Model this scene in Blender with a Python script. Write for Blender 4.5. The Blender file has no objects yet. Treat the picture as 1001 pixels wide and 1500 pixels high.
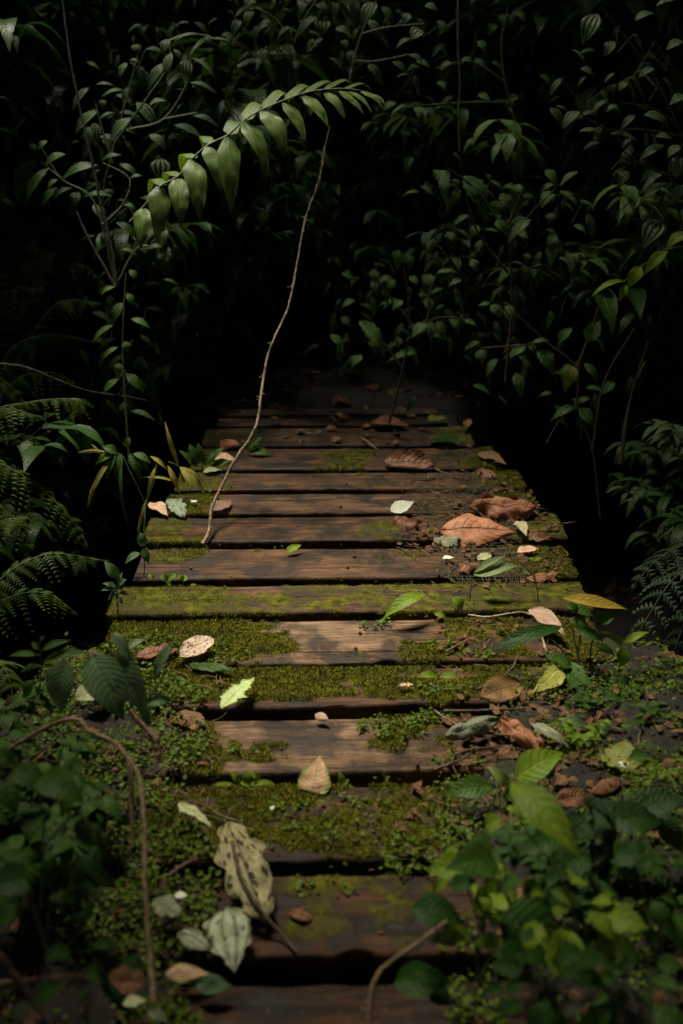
import bpy, math, random
import numpy as np
from mathutils import Vector, Matrix, noise
R = math.radians
rng = random.Random(7)
sc = bpy.context.scene
C = sc.collection

# ---------------------------------------------------------------- camera
FPX, W0, H0 = 1458.0, 1001.0, 1500.0          # focal length in photo pixels, photo size
PITCH, YAW, HC = R(21.56), R(1.46), 1.3
cd = bpy.data.cameras.new('camera'); cam = bpy.data.objects.new('camera', cd); C.objects.link(cam)
cam.location = (-0.12, 0, HC)
cam.rotation_euler = (math.pi/2 - PITCH, 0, -YAW)
cd.sensor_fit = 'VERTICAL'; cd.sensor_height = 36; cd.lens = 36*FPX/H0
cd.clip_start = .05; cd.clip_end = 200
cd.dof.use_dof = True; cd.dof.focus_distance = 2.95; cd.dof.aperture_fstop = 2.3
sc.camera = cam
CM = Matrix.Translation(Vector(cam.location)) @ cam.rotation_euler.to_matrix().to_4x4()
CR = CM.to_3x3()
# ---------------------------------------------------------------- light
SUN_EL, SUN_AZ = R(66), R(-35)                 # azimuth from +Y towards +X: the light falls from behind and left
sdir = Vector((math.cos(SUN_EL)*math.sin(SUN_AZ), math.cos(SUN_EL)*math.cos(SUN_AZ), math.sin(SUN_EL)))
w = bpy.data.worlds.new('World'); sc.world = w; w.use_nodes = True
nt = w.node_tree; nt.nodes.clear()
sky = nt.nodes.new('ShaderNodeTexSky'); sky.sky_type = 'NISHITA'; sky.sun_disc = False
sky.sun_elevation = SUN_EL; sky.sun_rotation = SUN_AZ; sky.dust_density = 2.5
bg = nt.nodes.new('ShaderNodeBackground'); bg.inputs[1].default_value = .055
out = nt.nodes.new('ShaderNodeOutputWorld')
hs = nt.nodes.new('ShaderNodeHueSaturation'); hs.inputs['Saturation'].default_value = .25     # hazy overcast sky
nt.links.new(sky.outputs[0], hs.inputs['Color']); nt.links.new(hs.outputs[0], bg.inputs[0]); nt.links.new(bg.outputs[0], out.inputs[0])
sl = bpy.data.lights.new('sun', 'SUN'); sl.energy = 5.0; sl.angle = R(18); sl.color = (1, .91, .74)
so = bpy.data.objects.new('sun', sl); C.objects.link(so)
so.rotation_euler = (-sdir).to_track_quat('-Z', 'Y').to_euler(); so.location = (0, 0, 8)
vs = sc.view_settings; vs.view_transform = 'Standard'; vs.look = 'None'; vs.gamma = 1; vs.exposure = 1.15
sc.render.engine = 'CYCLES'
sc.cycles.use_denoising = True
sc.cycles.max_bounces = 6; sc.cycles.diffuse_bounces = 3; sc.cycles.transparent_max_bounces = 12
sc.cycles.sample_clamp_indirect = 4

# ---------------------------------------------------------------- helpers
def P(u, v, d):
    return CM @ Vector(((u-500.5)/FPX*d, -(v-750)/FPX*d, -d))
def G(u, v, z=0.0):
    o = Vector(cam.location); r = CR @ Vector(((u-500.5)/FPX, -(v-750)/FPX, -1))
    return o + r*((z-o.z)/r.z)
def depth(p):
    return -(CM.inverted() @ Vector(p)).z
CAMDIR = CR @ Vector((0, 0, 1))
def nz(x, y, z=0.0): return noise.noise(Vector((x, y, z)))
def smooth(a, b, x):
    t = min(1, max(0, (x-a)/(b-a))); return t*t*(3-2*t)
def lerp(a, b, t): return a + (b-a)*t
def interp(tab, x):
    if x <= tab[0][0]: return tab[0][1]
    for (a, p), (b, q) in zip(tab, tab[1:]):
        if x <= b: return p + (q-p)*(x-a)/(b-a)
    return tab[-1][1]

class MB:
    """collects grids, tubes and triangles that become one mesh"""
    def __init__(s): s.V=[]; s.F=[]; s.UV=[]; s.Rn=[]; s.n=0; s.M=[]
    def grid(s, pts, uv, r=0.0, mat=0, close=False):
        n, m = len(pts), len(pts[0])
        s.V.append(np.array(pts, dtype=np.float32).reshape(-1, 3)); s.UV.append(np.array(uv, dtype=np.float32).reshape(-1, 2))
        s.Rn.append(np.full(n*m, r, dtype=np.float32) if not hasattr(r, '__len__') else np.array(r, dtype=np.float32))
        idx = np.arange(n*m).reshape(n, m) + s.n
        if close: idx = np.concatenate([idx, idx[:, :1]], 1)
        f = np.stack([idx[:-1, :-1], idx[:-1, 1:], idx[1:, 1:], idx[1:, :-1]], -1).reshape(-1, 4)
        s.F.append(f); s.M.append(np.full(len(f), mat, dtype=np.int32)); s.n += n*m
    def raw(s, V, F, UV, Rn, mat=0):
        V = np.asarray(V, dtype=np.float32); F = np.asarray(F)
        s.V.append(V); s.F.append(F + s.n); s.UV.append(np.asarray(UV, dtype=np.float32)); s.Rn.append(np.asarray(Rn, dtype=np.float32))
        s.M.append(np.full(len(F), mat, dtype=np.int32)); s.n += len(V)
    def tube(s, pts, rad, seg=6, r=0.0, mat=0, bump=0.0):
        pts = [Vector(p) for p in pts]; rings = []; uvs = []; L = 0
        up = Vector((.3, .2, 1)).normalized()
        for i, p in enumerate(pts):
            t = (pts[min(i+1, len(pts)-1)] - pts[max(i-1, 0)]).normalized()
            a = t.cross(up);
            if a.length < .05: a = t.cross(Vector((1, 0, 0)))
            a.normalize(); b = t.cross(a)
            q = rad[i] if hasattr(rad, '__len__') else rad
            if i: L += (p-pts[i-1]).length
            ring = []
            for k in range(seg):
                an = 2*math.pi*k/seg
                qq = q*(1 + bump*noise.noise(Vector((k*1.7, L*40, p.x*9))))
                ring.append(p + (a*math.cos(an)+b*math.sin(an))*qq)
            rings.append([tuple(x) for x in ring]); uvs.append([(k/seg, L) for k in range(seg)])
        s.grid(rings, uvs, r, mat, close=True)
    def build(s, name, mats, parent=None, smooth_=True, extra=None):
        me = bpy.data.meshes.new(name)
        V = np.concatenate(s.V); UV = np.concatenate(s.UV); Rn = np.concatenate(s.Rn); Mi = np.concatenate(s.M)
        loops = np.concatenate([f.ravel() for f in s.F]).astype(np.int32)
        tot = np.concatenate([np.full(len(f), f.shape[1]) for f in s.F]).astype(np.int32)
        st = np.concatenate([[0], np.cumsum(tot)[:-1]]).astype(np.int32)
        me.vertices.add(len(V)); me.vertices.foreach_set('co', V.ravel())
        me.loops.add(len(loops)); me.loops.foreach_set('vertex_index', loops)
        me.polygons.add(len(tot)); me.polygons.foreach_set('loop_start', st); me.polygons.foreach_set('loop_total', tot)
        me.polygons.foreach_set('material_index', Mi)
        if smooth_: me.polygons.foreach_set('use_smooth', np.ones(len(tot), dtype=bool))
        l = me.uv_layers.new(name='UVMap'); l.data.foreach_set('uv', UV[loops].ravel())
        a = me.attributes.new('rnd', 'FLOAT', 'POINT'); a.data.foreach_set('value', Rn)
        for k, q in (extra or {}).items():
            e = me.attributes.new(k, 'FLOAT', 'POINT'); e.data.foreach_set('value', np.asarray(q, dtype=np.float32))
        me.update(calc_edges=True); me.validate()
        for m in (mats if isinstance(mats, (list, tuple)) else [mats]): me.materials.append(m)
        o = bpy.data.objects.new(name, me); C.objects.link(o)
        if parent is not None:
            o.parent = parent; o.matrix_parent_inverse = Matrix.Translation(-parent.location)
        return o

def tag(o, label, cat, group=None, kind=None):
    if label: o['label'] = label
    if cat: o['category'] = cat
    if group: o['group'] = group
    if kind: o['kind'] = kind
    return o
def thing(name, label, cat, loc, group=None):
    o = bpy.data.objects.new(name, None); o.empty_display_size = .05; C.objects.link(o); o.location = loc
    return tag(o, label, cat, group)
def dup(root, loc, rz, s, label, group):
    r = root.copy(); C.objects.link(r); r.location = loc; r.rotation_euler = (0, 0, rz); r.scale = (s, s, s)
    r['label'] = label; r['group'] = group
    for ch in list(root.children):
        c = ch.copy(); C.objects.link(c); c.parent = r
    return r

# leaf half width along its length, 0..1
def prof(shape, s):
    if shape == 'ovate': return max(0, math.sin(math.pi*s**.66))**1.05
    if shape == 'lance': return max(0, math.sin(math.pi*s**.8))**1.05
    if shape == 'round': return max(0, 1-(2*s-1)**2)**.42
    if shape == 'strap': return min(1, s*9+.25)*max(0, 1-s**3.0)**.8
    if shape == 'heart': return max(0, math.sin(math.pi*min(1, (s+.13)/1.13)**.58))**1.0
    if shape == 'blunt': return max(0, 1-abs(2*s-1)**2.7)**.78
    if shape == 'tongue': return min(1, s*3.2+.28)*max(0, 1-s**2.3)
    if shape == 'acum':  return max(0, math.sin(math.pi*min(1, s*1.12)**.75))**.9*.97 + .05*(1-s)*min(1, s*12)
    return 1
def leaf(mb, base, tip, width, nrm, shape='ovate', arch=.12, fold=.15, nl=8, nw=4, ruffle=.02, jag=0., teeth=0, r=None, twist=0., curl=0., seed=None, mat=0, bow=0.):
    base, tip, nrm = Vector(base), Vector(tip), Vector(nrm)
    ax = tip-base; L = ax.length; x = ax.normalized(); side = x.cross(nrm)
    if side.length < 1e-4: side = x.cross(Vector((1, .1, .2)))
    side.normalize(); n0 = side.cross(x)
    r = rng.random() if r is None else r; sd = rng.random()*50 if seed is None else seed
    pts, uvs = [], []
    for i in range(nl+1):
        s = i/nl; hw = width/2*prof(shape, min(1, max(0, s)))
        if i == 0: hw = max(hw, width*.03)
        if teeth: hw *= 1 + .13*(1 if i % 2 else -1)*min(1, s*4)
        row, ur = [], []
        c = base + ax*s + n0*(arch*L*4*s*(1-s)) + side*(bow*L*4*s*(1-s))
        tw = twist*s; sx = side*math.cos(tw) + n0*math.sin(tw); nx = n0*math.cos(tw) - side*math.sin(tw)
        for j in range(nw+1):
            t = 2*j/nw-1
            h = hw
            if jag and abs(t) > .99: h = hw*(1 - jag*max(0, noise.noise(Vector((s*7, t*3, sd)))+.35))
            q = c + sx*(t*h) + nx*(fold*abs(t)*hw*(1) - curl*t*t*hw + ruffle*L*noise.noise(Vector((s*5+sd, t*2.2, sd))))
            row.append(tuple(q)); ur.append((t*.5+.5, s))
        pts.append(row); uvs.append(ur)
    mb.grid(pts, uvs, r, mat)

def spline(pts, n=6):
    pts = [Vector(p) for p in pts]; o = []
    q = [2*pts[0]-pts[1]] + pts + [2*pts[-1]-pts[-2]]
    for i in range(1, len(q)-2):
        for k in range(n):
            t = k/n
            o.append(.5*((2*q[i]) + (q[i+1]-q[i-1])*t + (2*q[i-1]-5*q[i]+4*q[i+1]-q[i+2])*t*t + (3*q[i]-q[i-1]-3*q[i+1]+q[i+2])*t**3))
    o.append(pts[-1]); return o

# ---------------------------------------------------------------- materials
class NT:
    def __init__(s, name):
        s.m = bpy.data.materials.new(name); s.m.use_nodes = True; s.t = s.m.node_tree; s.t.nodes.clear()
        s.out = s.t.nodes.new('ShaderNodeOutputMaterial')
    def n(s, ty, **k):
        x = s.t.nodes.new(ty)
        for a, b in k.items(): setattr(x, a, b)
        return x
    def set(s, sock, v):
        if isinstance(v, bpy.types.NodeSocket): s.t.links.new(v, sock)
        elif isinstance(v, (tuple, list)) and len(v) == 3 and sock.type == 'RGBA': sock.default_value = (*v, 1)
        else: sock.default_value = v
    def math(s, op, a, b=0.0, c=None, clamp=False):
        x = s.n('ShaderNodeMath', operation=op, use_clamp=clamp); s.set(x.inputs[0], a); s.set(x.inputs[1], b)
        if c is not None: s.set(x.inputs[2], c)
        return x.outputs[0]
    def mix(s, f, a, b, mode='MIX'):
        x = s.n('ShaderNodeMix', data_type='RGBA', blend_type=mode); s.set(x.inputs[0], f); s.set(x.inputs[6], a); s.set(x.inputs[7], b)
        return x.outputs[2]
    def noise(s, vec, scale, detail=4, rough=.55, dist=0.0):
        x = s.n('ShaderNodeTexNoise'); s.set(x.inputs['Vector'], vec); x.inputs['Scale'].default_value = scale
        x.inputs['Detail'].default_value = detail; x.inputs['Roughness'].default_value = rough; x.inputs['Distortion'].default_value = dist
        return x.outputs[0]
    def vor(s, vec, scale, feature='F1'):
        x = s.n('ShaderNodeTexVoronoi', feature=feature); s.set(x.inputs['Vector'], vec); x.inputs['Scale'].default_value = scale
        return x.outputs['Distance']
    def ramp(s, f, a, b, lo=0.0, hi=1.0):
        x = s.n('ShaderNodeMapRange'); x.interpolation_type = 'SMOOTHSTEP'; s.set(x.inputs[0], f)
        for i, v in enumerate((a, b, lo, hi)): x.inputs[i+1].default_value = v
        return x.outputs[0]
    def mapping(s, vec, scale, loc=(0, 0, 0)):
        x = s.n('ShaderNodeMapping'); s.set(x.inputs[0], vec); x.inputs['Scale'].default_value = scale; x.inputs['Location'].default_value = loc
        return x.outputs[0]
    def attr(s, name):
        x = s.n('ShaderNodeAttribute', attribute_name=name); return x
    def bump(s, h, strength, dist):
        x = s.n('ShaderNodeBump'); s.set(x.inputs['Height'], h); x.inputs['Strength'].default_value = strength; x.inputs['Distance'].default_value = dist
        return x.outputs[0]
    def bsdf(s, col, rough, normal=None, spec=.5):
        x = s.n('ShaderNodeBsdfPrincipled'); s.set(x.inputs['Base Color'], col); s.set(x.inputs['Roughness'], rough)
        x.inputs['Specular IOR Level'].default_value = spec
        if normal is not None: s.set(x.inputs['Normal'], normal)
        return x.outputs[0]
    def finish(s, sh): s.t.links.new(sh, s.out.inputs[0]); return s.m

def leafmat(name, c1, c2, vein='pinnate', vcol=None, nv=9, rough=.45, trans=.25, holes=0., spots=0., mot2=1., spotcol=(.02, .012, .008), bumps=.6, edge=None, spec=.17, vamt=.5, mottle=.6):
    m = NT(name)
    uv = m.n('ShaderNodeUVMap').outputs[0]
    sep = m.n('ShaderNodeSeparateXYZ'); m.set(sep.inputs[0], uv)
    t = m.math('ABSOLUTE', m.math('MULTIPLY_ADD', sep.outputs[0], 2.0, -1.0)); v = sep.outputs[1]
    rnd = m.attr('rnd').outputs['Fac']
    obj = m.n('ShaderNodeTexCoord').outputs['Object']
    off = m.n('ShaderNodeCombineXYZ'); m.set(off.inputs[2], m.math('MULTIPLY', rnd, 37.0))
    vv = m.n('ShaderNodeVectorMath', operation='ADD'); m.set(vv.inputs[0], uv); m.set(vv.inputs[1], off.outputs[0]); uvr = vv.outputs[0]
    nz1 = m.noise(uvr, 3.5, 5, .6)
    col = m.mix(m.ramp(nz1, .3, .7), c1, c2)
    col = m.mix(.55, col, m.mix(rnd, (.55, .6, .55), (1.35, 1.3, 1.2)), 'MULTIPLY')
    mid = m.ramp(t, .02, .07, 1, 0)
    if vein == 'pinnate':
        ph = m.math('MULTIPLY_ADD', v, float(nv), m.math('MULTIPLY_ADD', m.math('POWER', t, 1.5), -nv*.20, m.math('MULTIPLY', nz1, .8)))
        wv = m.math('PINGPONG', ph, .5)          # 0 at the veins
        vl = m.math('MAXIMUM', m.math('MULTIPLY', m.ramp(wv, .0, .07, 1, 0), m.ramp(t, .1, .95, .9, .25)), mid)
        h = m.math('MULTIPLY_ADD', m.ramp(wv, 0, .3), .45, m.math('MULTIPLY', mid, -1.0))
    elif vein == 'stripe':
        wv = m.math('PINGPONG', m.math('MULTIPLY', t, 2.0), .5)
        vl = m.ramp(wv, .28, .42)                # bands between the long veins; pale ones paint in the gloss there
        cross = m.math('PINGPONG', m.math('MULTIPLY', v, 22.0), .5)
        h = m.math('MULTIPLY_ADD', m.ramp(wv, 0, .35), 1.0, m.math('MULTIPLY', cross, .18))
    elif vein == 'parallel':
        wv = m.math('PINGPONG', m.math('MULTIPLY', t, 7.0), .5)
        vl = m.math('MAXIMUM', m.ramp(wv, 0, .08, .4, 0), mid); h = m.math('MULTIPLY', wv, .6)
    else:
        vl = mid; h = m.math('MULTIPLY', mid, -.5)
    vc = vcol or tuple(min(1, x*1.9) for x in c2)
    col = m.mix(m.math('MULTIPLY', vl, vamt), col, vc)
    if mottle:
        mo = m.ramp(m.noise(uvr, 9, 5, .7), .48, .66)
        col = m.mix(m.math('MULTIPLY', mo, mottle*.6), col, tuple(x*.45 for x in c1))
    if edge is not None:
        e = m.ramp(m.math('ADD', t, m.math('MULTIPLY', nz1, .8)), 1.05, 1.35); col = m.mix(e, col, edge)
    if spots:
        sp = m.ramp(m.vor(uvr, 9), spots*.55, spots, 1, 0); col = m.mix(sp, col, spotcol)
    h2 = m.math('MULTIPLY_ADD', m.noise(uvr, 22, 3), .35, h)
    nb = m.bump(h2, bumps, .0025)
    sh = m.bsdf(col, m.math('MULTIPLY_ADD', nz1, .25, rough-.12), nb, spec)
    if trans:
        tr = m.n('ShaderNodeBsdfTranslucent'); m.set(tr.inputs[0], m.mix(1.0, col, (1.3, 1.35, .7), 'MULTIPLY')); m.set(tr.inputs['Normal'], nb)
        mx = m.n('ShaderNodeMixShader'); mx.inputs[0].default_value = trans; m.set(mx.inputs[1], sh); m.set(mx.inputs[2], tr.outputs[0]); sh = mx.outputs[0]
    if holes:
        hm = m.math('LESS_THAN', m.math('ADD', m.vor(m.mapping(uvr, (1, 1.7, 1)), 5.5), m.math('MULTIPLY', m.noise(uvr, 9, 3), .25)), holes)
        tp = m.n('ShaderNodeBsdfTransparent'); mx = m.n('ShaderNodeMixShader'); m.set(mx.inputs[0], hm); m.set(mx.inputs[1], sh); m.set(mx.inputs[2], tp.outputs[0]); sh = mx.outputs[0]
    return m.finish(sh)

def barkmat(name, c1, c2, scale=60, rough=.8, moss=0.):
    m = NT(name); ob = m.n('ShaderNodeTexCoord').outputs['Object']
    a = m.noise(ob, scale, 5, .65); b = m.noise(ob, scale*.25, 3)
    col = m.mix(m.ramp(a, .35, .65), c1, c2)
    if moss: col = m.mix(m.ramp(b, .62-moss, .72-moss), col, (.05, .07, .015))
    return m.finish(m.bsdf(col, rough, m.bump(a, .7, .004)))

GREEN  = leafmat('green leaf', (.032, .082, .010), (.062, .138, .020), 'pinnate', nv=8, rough=.42)
BRIGHT = leafmat('bright green leaf', (.115, .195, .012), (.19, .29, .022), 'pinnate', nv=7, rough=.45)
YGREEN = leafmat('yellow green leaf', (.16, .20, .03), (.25, .28, .05), 'pinnate', nv=7, rough=.5, spots=.12)
DARKG  = leafmat('dark green leaf', (.016, .052, .008), (.038, .096, .016), 'pinnate', nv=9, rough=.38)
QUILT  = leafmat('quilted leaf', (.046, .108, .026), (.115, .225, .062), 'pinnate', vcol=(.22, .31, .15), nv=11, rough=.36, bumps=1., vamt=.5)
STRIPE = leafmat('striped leaf', (.022, .054, .014), (.040, .084, .022), 'stripe', vcol=(.34, .48, .24), rough=.36, bumps=1.0, vamt=.75)  # vcol puts the glossy reflections between sunken veins into the colour
PALM   = leafmat('strap leaf', (.060, .120, .014), (.115, .205, .028), 'parallel', vcol=(.19, .25, .09), rough=.42, bumps=1.0, spots=.12, spec=.3)
GREYG  = leafmat('grey green leaf', (.070, .135, .055), (.110, .185, .075), 'pinnate', nv=11, rough=.5, bumps=.5, spots=.05, vamt=.25)
FERN   = leafmat('fern', (.046, .088, .009), (.090, .150, .016), 'pinnate', nv=5, rough=.5, bumps=.3)
TINY   = leafmat('creeping leaf', (.045, .090, .006), (.14, .205, .013), 'plain', rough=.5, bumps=.2)
STEMG  = barkmat('green stem', (.05, .08, .02), (.09, .12, .03), 90, .55)
STEMB  = barkmat('brown stem', (.05, .03, .015), (.12, .075, .04), 90)
STEMD  = barkmat('dark stem', (.02, .015, .008), (.05, .035, .02), 90)
# ---------------------------------------------------------------- materials of the bridge and the ground
def woodmat():
    m = NT('wet weathered plank'); ob = m.n('ShaderNodeTexCoord').outputs['Object']
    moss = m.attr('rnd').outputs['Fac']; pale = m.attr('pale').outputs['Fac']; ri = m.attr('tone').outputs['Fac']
    g1 = m.noise(m.mapping(ob, (5, 38, 25)), 1.0, 8, .72, .9)
    g2 = m.noise(m.mapping(ob, (1.2, 12, 6)), 1.0, 5, .6, 1.2)
    g3 = m.noise(ob, 7, 5, .6); g4 = m.noise(ob, 70, 4, .7)
    col = m.mix(m.ramp(g1, .35, .68), (.012, .0058, .0025), (.120, .050, .017))
    col = m.mix(m.ramp(g2, .45, .75, 0, .7), col, (.12, .042, .014))       # reddish streaks
    pf = m.math('MULTIPLY', pale, m.ramp(m.math('ADD', g2, m.math('MULTIPLY_ADD', g4, .35, m.math('MULTIPLY', g1, .6))), .72, 1.0))
    col = m.mix(pf, col, m.mix(m.ramp(g1, .3, .7), (.060, .036, .020), (.26, .175, .105)))
    col = m.mix(m.ramp(g3, .42, .60, 0, .85), col, (.012, .008, .005))         # damp stains
    col = m.mix(m.ramp(g4, .64, .70, 0, .8), col, (.26, .17, .10))
    col = m.mix(m.ramp(m.noise(ob, 22, 5, .7), .60, .68, 0, .55), col, (.055, .058, .010))       # thin algae            # specks of grit
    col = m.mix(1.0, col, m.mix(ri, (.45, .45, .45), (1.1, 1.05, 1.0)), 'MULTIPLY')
    crack = m.ramp(m.noise(m.mapping(ob, (1.6, 70, 40), (3, 1, 0)), 1.0, 4, .5, .4), .30, .36, 1, 0)
    col = m.mix(m.math('MULTIPLY', crack, .8), col, (.008, .006, .004))
    mm = m.ramp(m.math('ADD', moss, m.math('MULTIPLY_ADD', g4, .6, -.30)), .10, .62)
    mc = m.mix(m.ramp(m.noise(ob, 38, 4, .7), .35, .65), (.030, .034, .004), (.13, .125, .009))
    mc = m.mix(m.ramp(g3, .45, .6), mc, (.065, .055, .014))
    col = m.mix(mm, col, mc)
    h = m.math('ADD', m.math('MULTIPLY', g1, .8), m.math('MULTIPLY', g4, .35)); h = m.math('MULTIPLY_ADD', crack, -1.0, h)
    h = m.math('ADD', h, m.math('MULTIPLY', mm, g4))
    rough = m.math('ADD', m.ramp(g3, .4, .65, .75, .50), m.math('MULTIPLY', mm, .4))
    return m.finish(m.bsdf(col, rough, m.bump(h, 1.0, .005), .22))
WOOD = woodmat()
def soilmat(name, c1, c2, c3):
    m = NT(name); ob = m.n('ShaderNodeTexCoord').outputs['Object']
    a = m.noise(ob, 9, 6, .65); b = m.noise(ob, 60, 5, .7)
    col = m.mix(m.ramp(b, .4, .65), c1, c2); col = m.mix(m.ramp(a, .5, .62), col, c3)
    return m.finish(m.bsdf(col, .85, m.bump(m.math('ADD', a, b), 1.0, .012)))
SOIL = soilmat('forest soil', (.009, .006, .004), (.026, .017, .009), (.012, .016, .005))
HUMUS = soilmat('dark humus', (.008, .006, .004), (.026, .018, .009), (.022, .034, .006))
def mossmat():
    m = NT('moss tufts'); r = m.attr('rnd').outputs['Fac']; ob = m.n('ShaderNodeTexCoord').outputs['Object']
    a = m.noise(ob, 12, 4, .6)
    col = m.mix(r, (.045, .055, .004), (.27, .26, .014)); col = m.mix(m.ramp(a, .45, .65, 0, .65), col, (.075, .060, .016))
    return m.finish(m.bsdf(col, .8, None, .2))
MOSS = mossmat()

# ---------------------------------------------------------------- the footbridge
# back edge, front edge, left end, right end (photo pixels), moss patches (u0, u1, back..front 0..1, amount), pale patches, tone
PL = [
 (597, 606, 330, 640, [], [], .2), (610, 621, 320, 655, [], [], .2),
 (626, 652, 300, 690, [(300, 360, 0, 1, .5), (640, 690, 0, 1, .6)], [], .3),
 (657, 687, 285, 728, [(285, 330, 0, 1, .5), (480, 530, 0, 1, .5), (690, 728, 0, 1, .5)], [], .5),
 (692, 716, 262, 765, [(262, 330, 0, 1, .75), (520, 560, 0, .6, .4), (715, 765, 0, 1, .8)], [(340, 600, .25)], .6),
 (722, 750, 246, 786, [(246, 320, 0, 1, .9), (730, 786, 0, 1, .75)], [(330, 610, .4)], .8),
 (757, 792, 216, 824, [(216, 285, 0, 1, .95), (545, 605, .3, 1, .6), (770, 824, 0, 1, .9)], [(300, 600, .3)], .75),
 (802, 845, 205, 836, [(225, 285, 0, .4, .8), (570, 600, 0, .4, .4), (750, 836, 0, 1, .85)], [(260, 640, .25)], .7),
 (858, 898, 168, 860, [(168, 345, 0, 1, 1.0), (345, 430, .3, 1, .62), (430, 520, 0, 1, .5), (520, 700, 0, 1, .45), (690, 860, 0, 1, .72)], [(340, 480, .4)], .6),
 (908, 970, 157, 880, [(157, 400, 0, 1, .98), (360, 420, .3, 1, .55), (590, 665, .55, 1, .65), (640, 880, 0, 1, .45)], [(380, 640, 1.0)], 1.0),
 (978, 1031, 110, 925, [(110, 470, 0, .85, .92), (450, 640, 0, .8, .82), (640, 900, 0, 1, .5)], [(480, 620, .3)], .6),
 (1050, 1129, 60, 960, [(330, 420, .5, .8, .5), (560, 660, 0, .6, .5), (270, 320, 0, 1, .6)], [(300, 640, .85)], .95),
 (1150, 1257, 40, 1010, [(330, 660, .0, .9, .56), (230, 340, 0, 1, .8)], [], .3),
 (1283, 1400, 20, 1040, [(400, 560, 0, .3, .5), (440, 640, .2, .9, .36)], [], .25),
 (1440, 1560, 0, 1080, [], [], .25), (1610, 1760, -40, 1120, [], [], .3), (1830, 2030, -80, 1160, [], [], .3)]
bridge = thing('footbridge', 'old wooden footbridge of wet dark planks, mossy at both ends, leading into the dark forest', 'footbridge', (0, 2.5, 0))
PLW = []
TH = .045
for i, (vb, vf, ul, ur, ms, pa, tone) in enumerate(PL):
    uc = 460 + .087*(vb-174)
    yb, yf = G(uc, vb).y, G(uc, vf).y
    vm = (vb+vf)/2; xl, xr = G(ul, vm).x, G(ur, vm).x
    PLW.append((yb, yf, xl, xr, ms, i))
def pu(x, y):                                  # photo column of a plank point, for the moss tables
    q = CM.inverted() @ Vector((x, y, 0)); return 500.5 + FPX*q.x/(-q.z)
def mossamt(x, y, i):
    yb, yf, xl, xr, ms, _ = PLW[i]; f = (yb-y)/(yb-yf); u = pu(x, y); a = 0
    n = nz(x*9, y*14, i*3.1)*.55 + nz(x*30, y*38, i)*.45
    for (u0, u1, f0, f1, s) in ms:
        e = 26
        g = smooth(u0-e, u0+e*.4, u)*(1-smooth(u1-e*.4, u1+e, u))*smooth(f0-.12, f0+.08, f+.02)*(1-smooth(f1-.1, f1+.1, f))
        if u0 == PL[i][2]: g = (1-smooth(u1-e*1.5, u1+e*.8, u))*smooth(f0-.12, f0+.08, f+.02)*(1-smooth(f1-.1, f1+.12, f))
        a = max(a, g*s)
    return max(0, min(1, a + n*.75*(a > .02) + n*.6 + .0))
for i, (yb, yf, xl, xr, ms, _) in enumerate(PLW):
    pa, tone = PL[i][5], PL[i][6]
    NX = 150 if 3 < i < 14 else 50; NT_ = 16
    pts, uvs, mo, pl = [], [], [], []
    tilt = rng.uniform(-.004, .004); dz = rng.uniform(-.004, .003)
    for a in range(NX+1):
        x = xl + (xr-xl)*a/NX; row, ur = [], []
        eb = nz(x*2.2, i*7, 1)*.006 + nz(x*14, i*7, 2)*.0025; ef = nz(x*2.2, i*7, 5)*.007 + nz(x*16, i*7, 6)*.004
        b0, f0 = yb + eb - .035*max(0, nz(x*7, i*5, 20)-.38), yf + ef + .05*max(0, nz(x*8, i*5, 30)-.36)
        prof_ = [(b0, -TH), (b0, -TH*.5), (b0, -.009), (b0-.002, -.002)]
        for k in range(NT_+1): prof_.append((b0-.006 + (f0+.006-(b0-.006))*k/NT_, 0))
        prof_ += [(f0+.002, -.002), (f0, -.010), (f0, -TH*.5), (f0, -TH)]
        for j, (y, z) in enumerate(prof_):
            t = z >= -.003
            mv = mossamt(x, y, i) if t else (mossamt(x, min(yb, max(yf, y)), i)*.75)
            if t:
                g = nz(x*2.5, y*40, i)*.0022 + nz(x*6, y*90, i+9)*.001
                if i == 11:   # worn hollow with split grain
                    g -= .010*math.exp(-((x+.05)/.35)**2-((y-(yb*.35+yf*.65))/.022)**2)
                z += g + mv*(.002 + .006*abs(nz(x*28, y*28, 3)))
            else: y += nz(x*5, z*60, i)*.002 + (mv*.004 if y < (yb+yf)/2 else -mv*.004)*-1
            row.append((x, y, z + dz + tilt*(x))); ur.append((x, y)); mo.append(mv)
            u = pu(x, y); pv = .18
            for (u0, u1, s) in pa: pv = max(pv, s*smooth(u0-30, u0+40, u)*(1-smooth(u1-50, u1+40, u)))
            pl.append(pv)
        pts.append(row); uvs.append(ur)
    mb = MB(); mb.grid(pts, uvs, mo)
    m = len(pts[0])
    for row, sg in ((pts[0], 1), (pts[-1], -1)):     # end grain
        top = row[3:-3]; n = len(top)
        g2 = [[p for p in top], [(p[0]-sg*.0015, p[1], p[2]-.03-.012*0) for p in top]]
        g2.append([(p[0], p[1], -TH) for p in top]); mb.grid(g2, [[(p[0], p[1]) for p in r_] for r_ in g2], .1); 
    ex = mb.n - len(mo)
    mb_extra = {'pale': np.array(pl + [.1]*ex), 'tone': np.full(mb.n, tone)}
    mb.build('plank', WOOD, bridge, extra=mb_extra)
NAIL = barkmat('rusty nail', (.03, .012, .006), (.16, .06, .02), 300, .6)
for (yb, yf, xl, xr, ms, i) in PLW:
    if 3 <= i <= 13:
        for nx_ in (-.50, .50, -.02):
            for fy in (.3, .72):
                if nx_ == -.02 and rng.random() < .5: continue
                x, y = nx_+rng.uniform(-.02, .02), yb+(yf-yb)*(fy+rng.uniform(-.06, .06)); mb = MB()
                mb.tube([(x, y, -.002), (x, y, .0045), (x, y, .006), (x, y, .0062)], [.0045, .0046, .0038, .0003], 9); mb.build('nail', NAIL, bridge)
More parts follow.
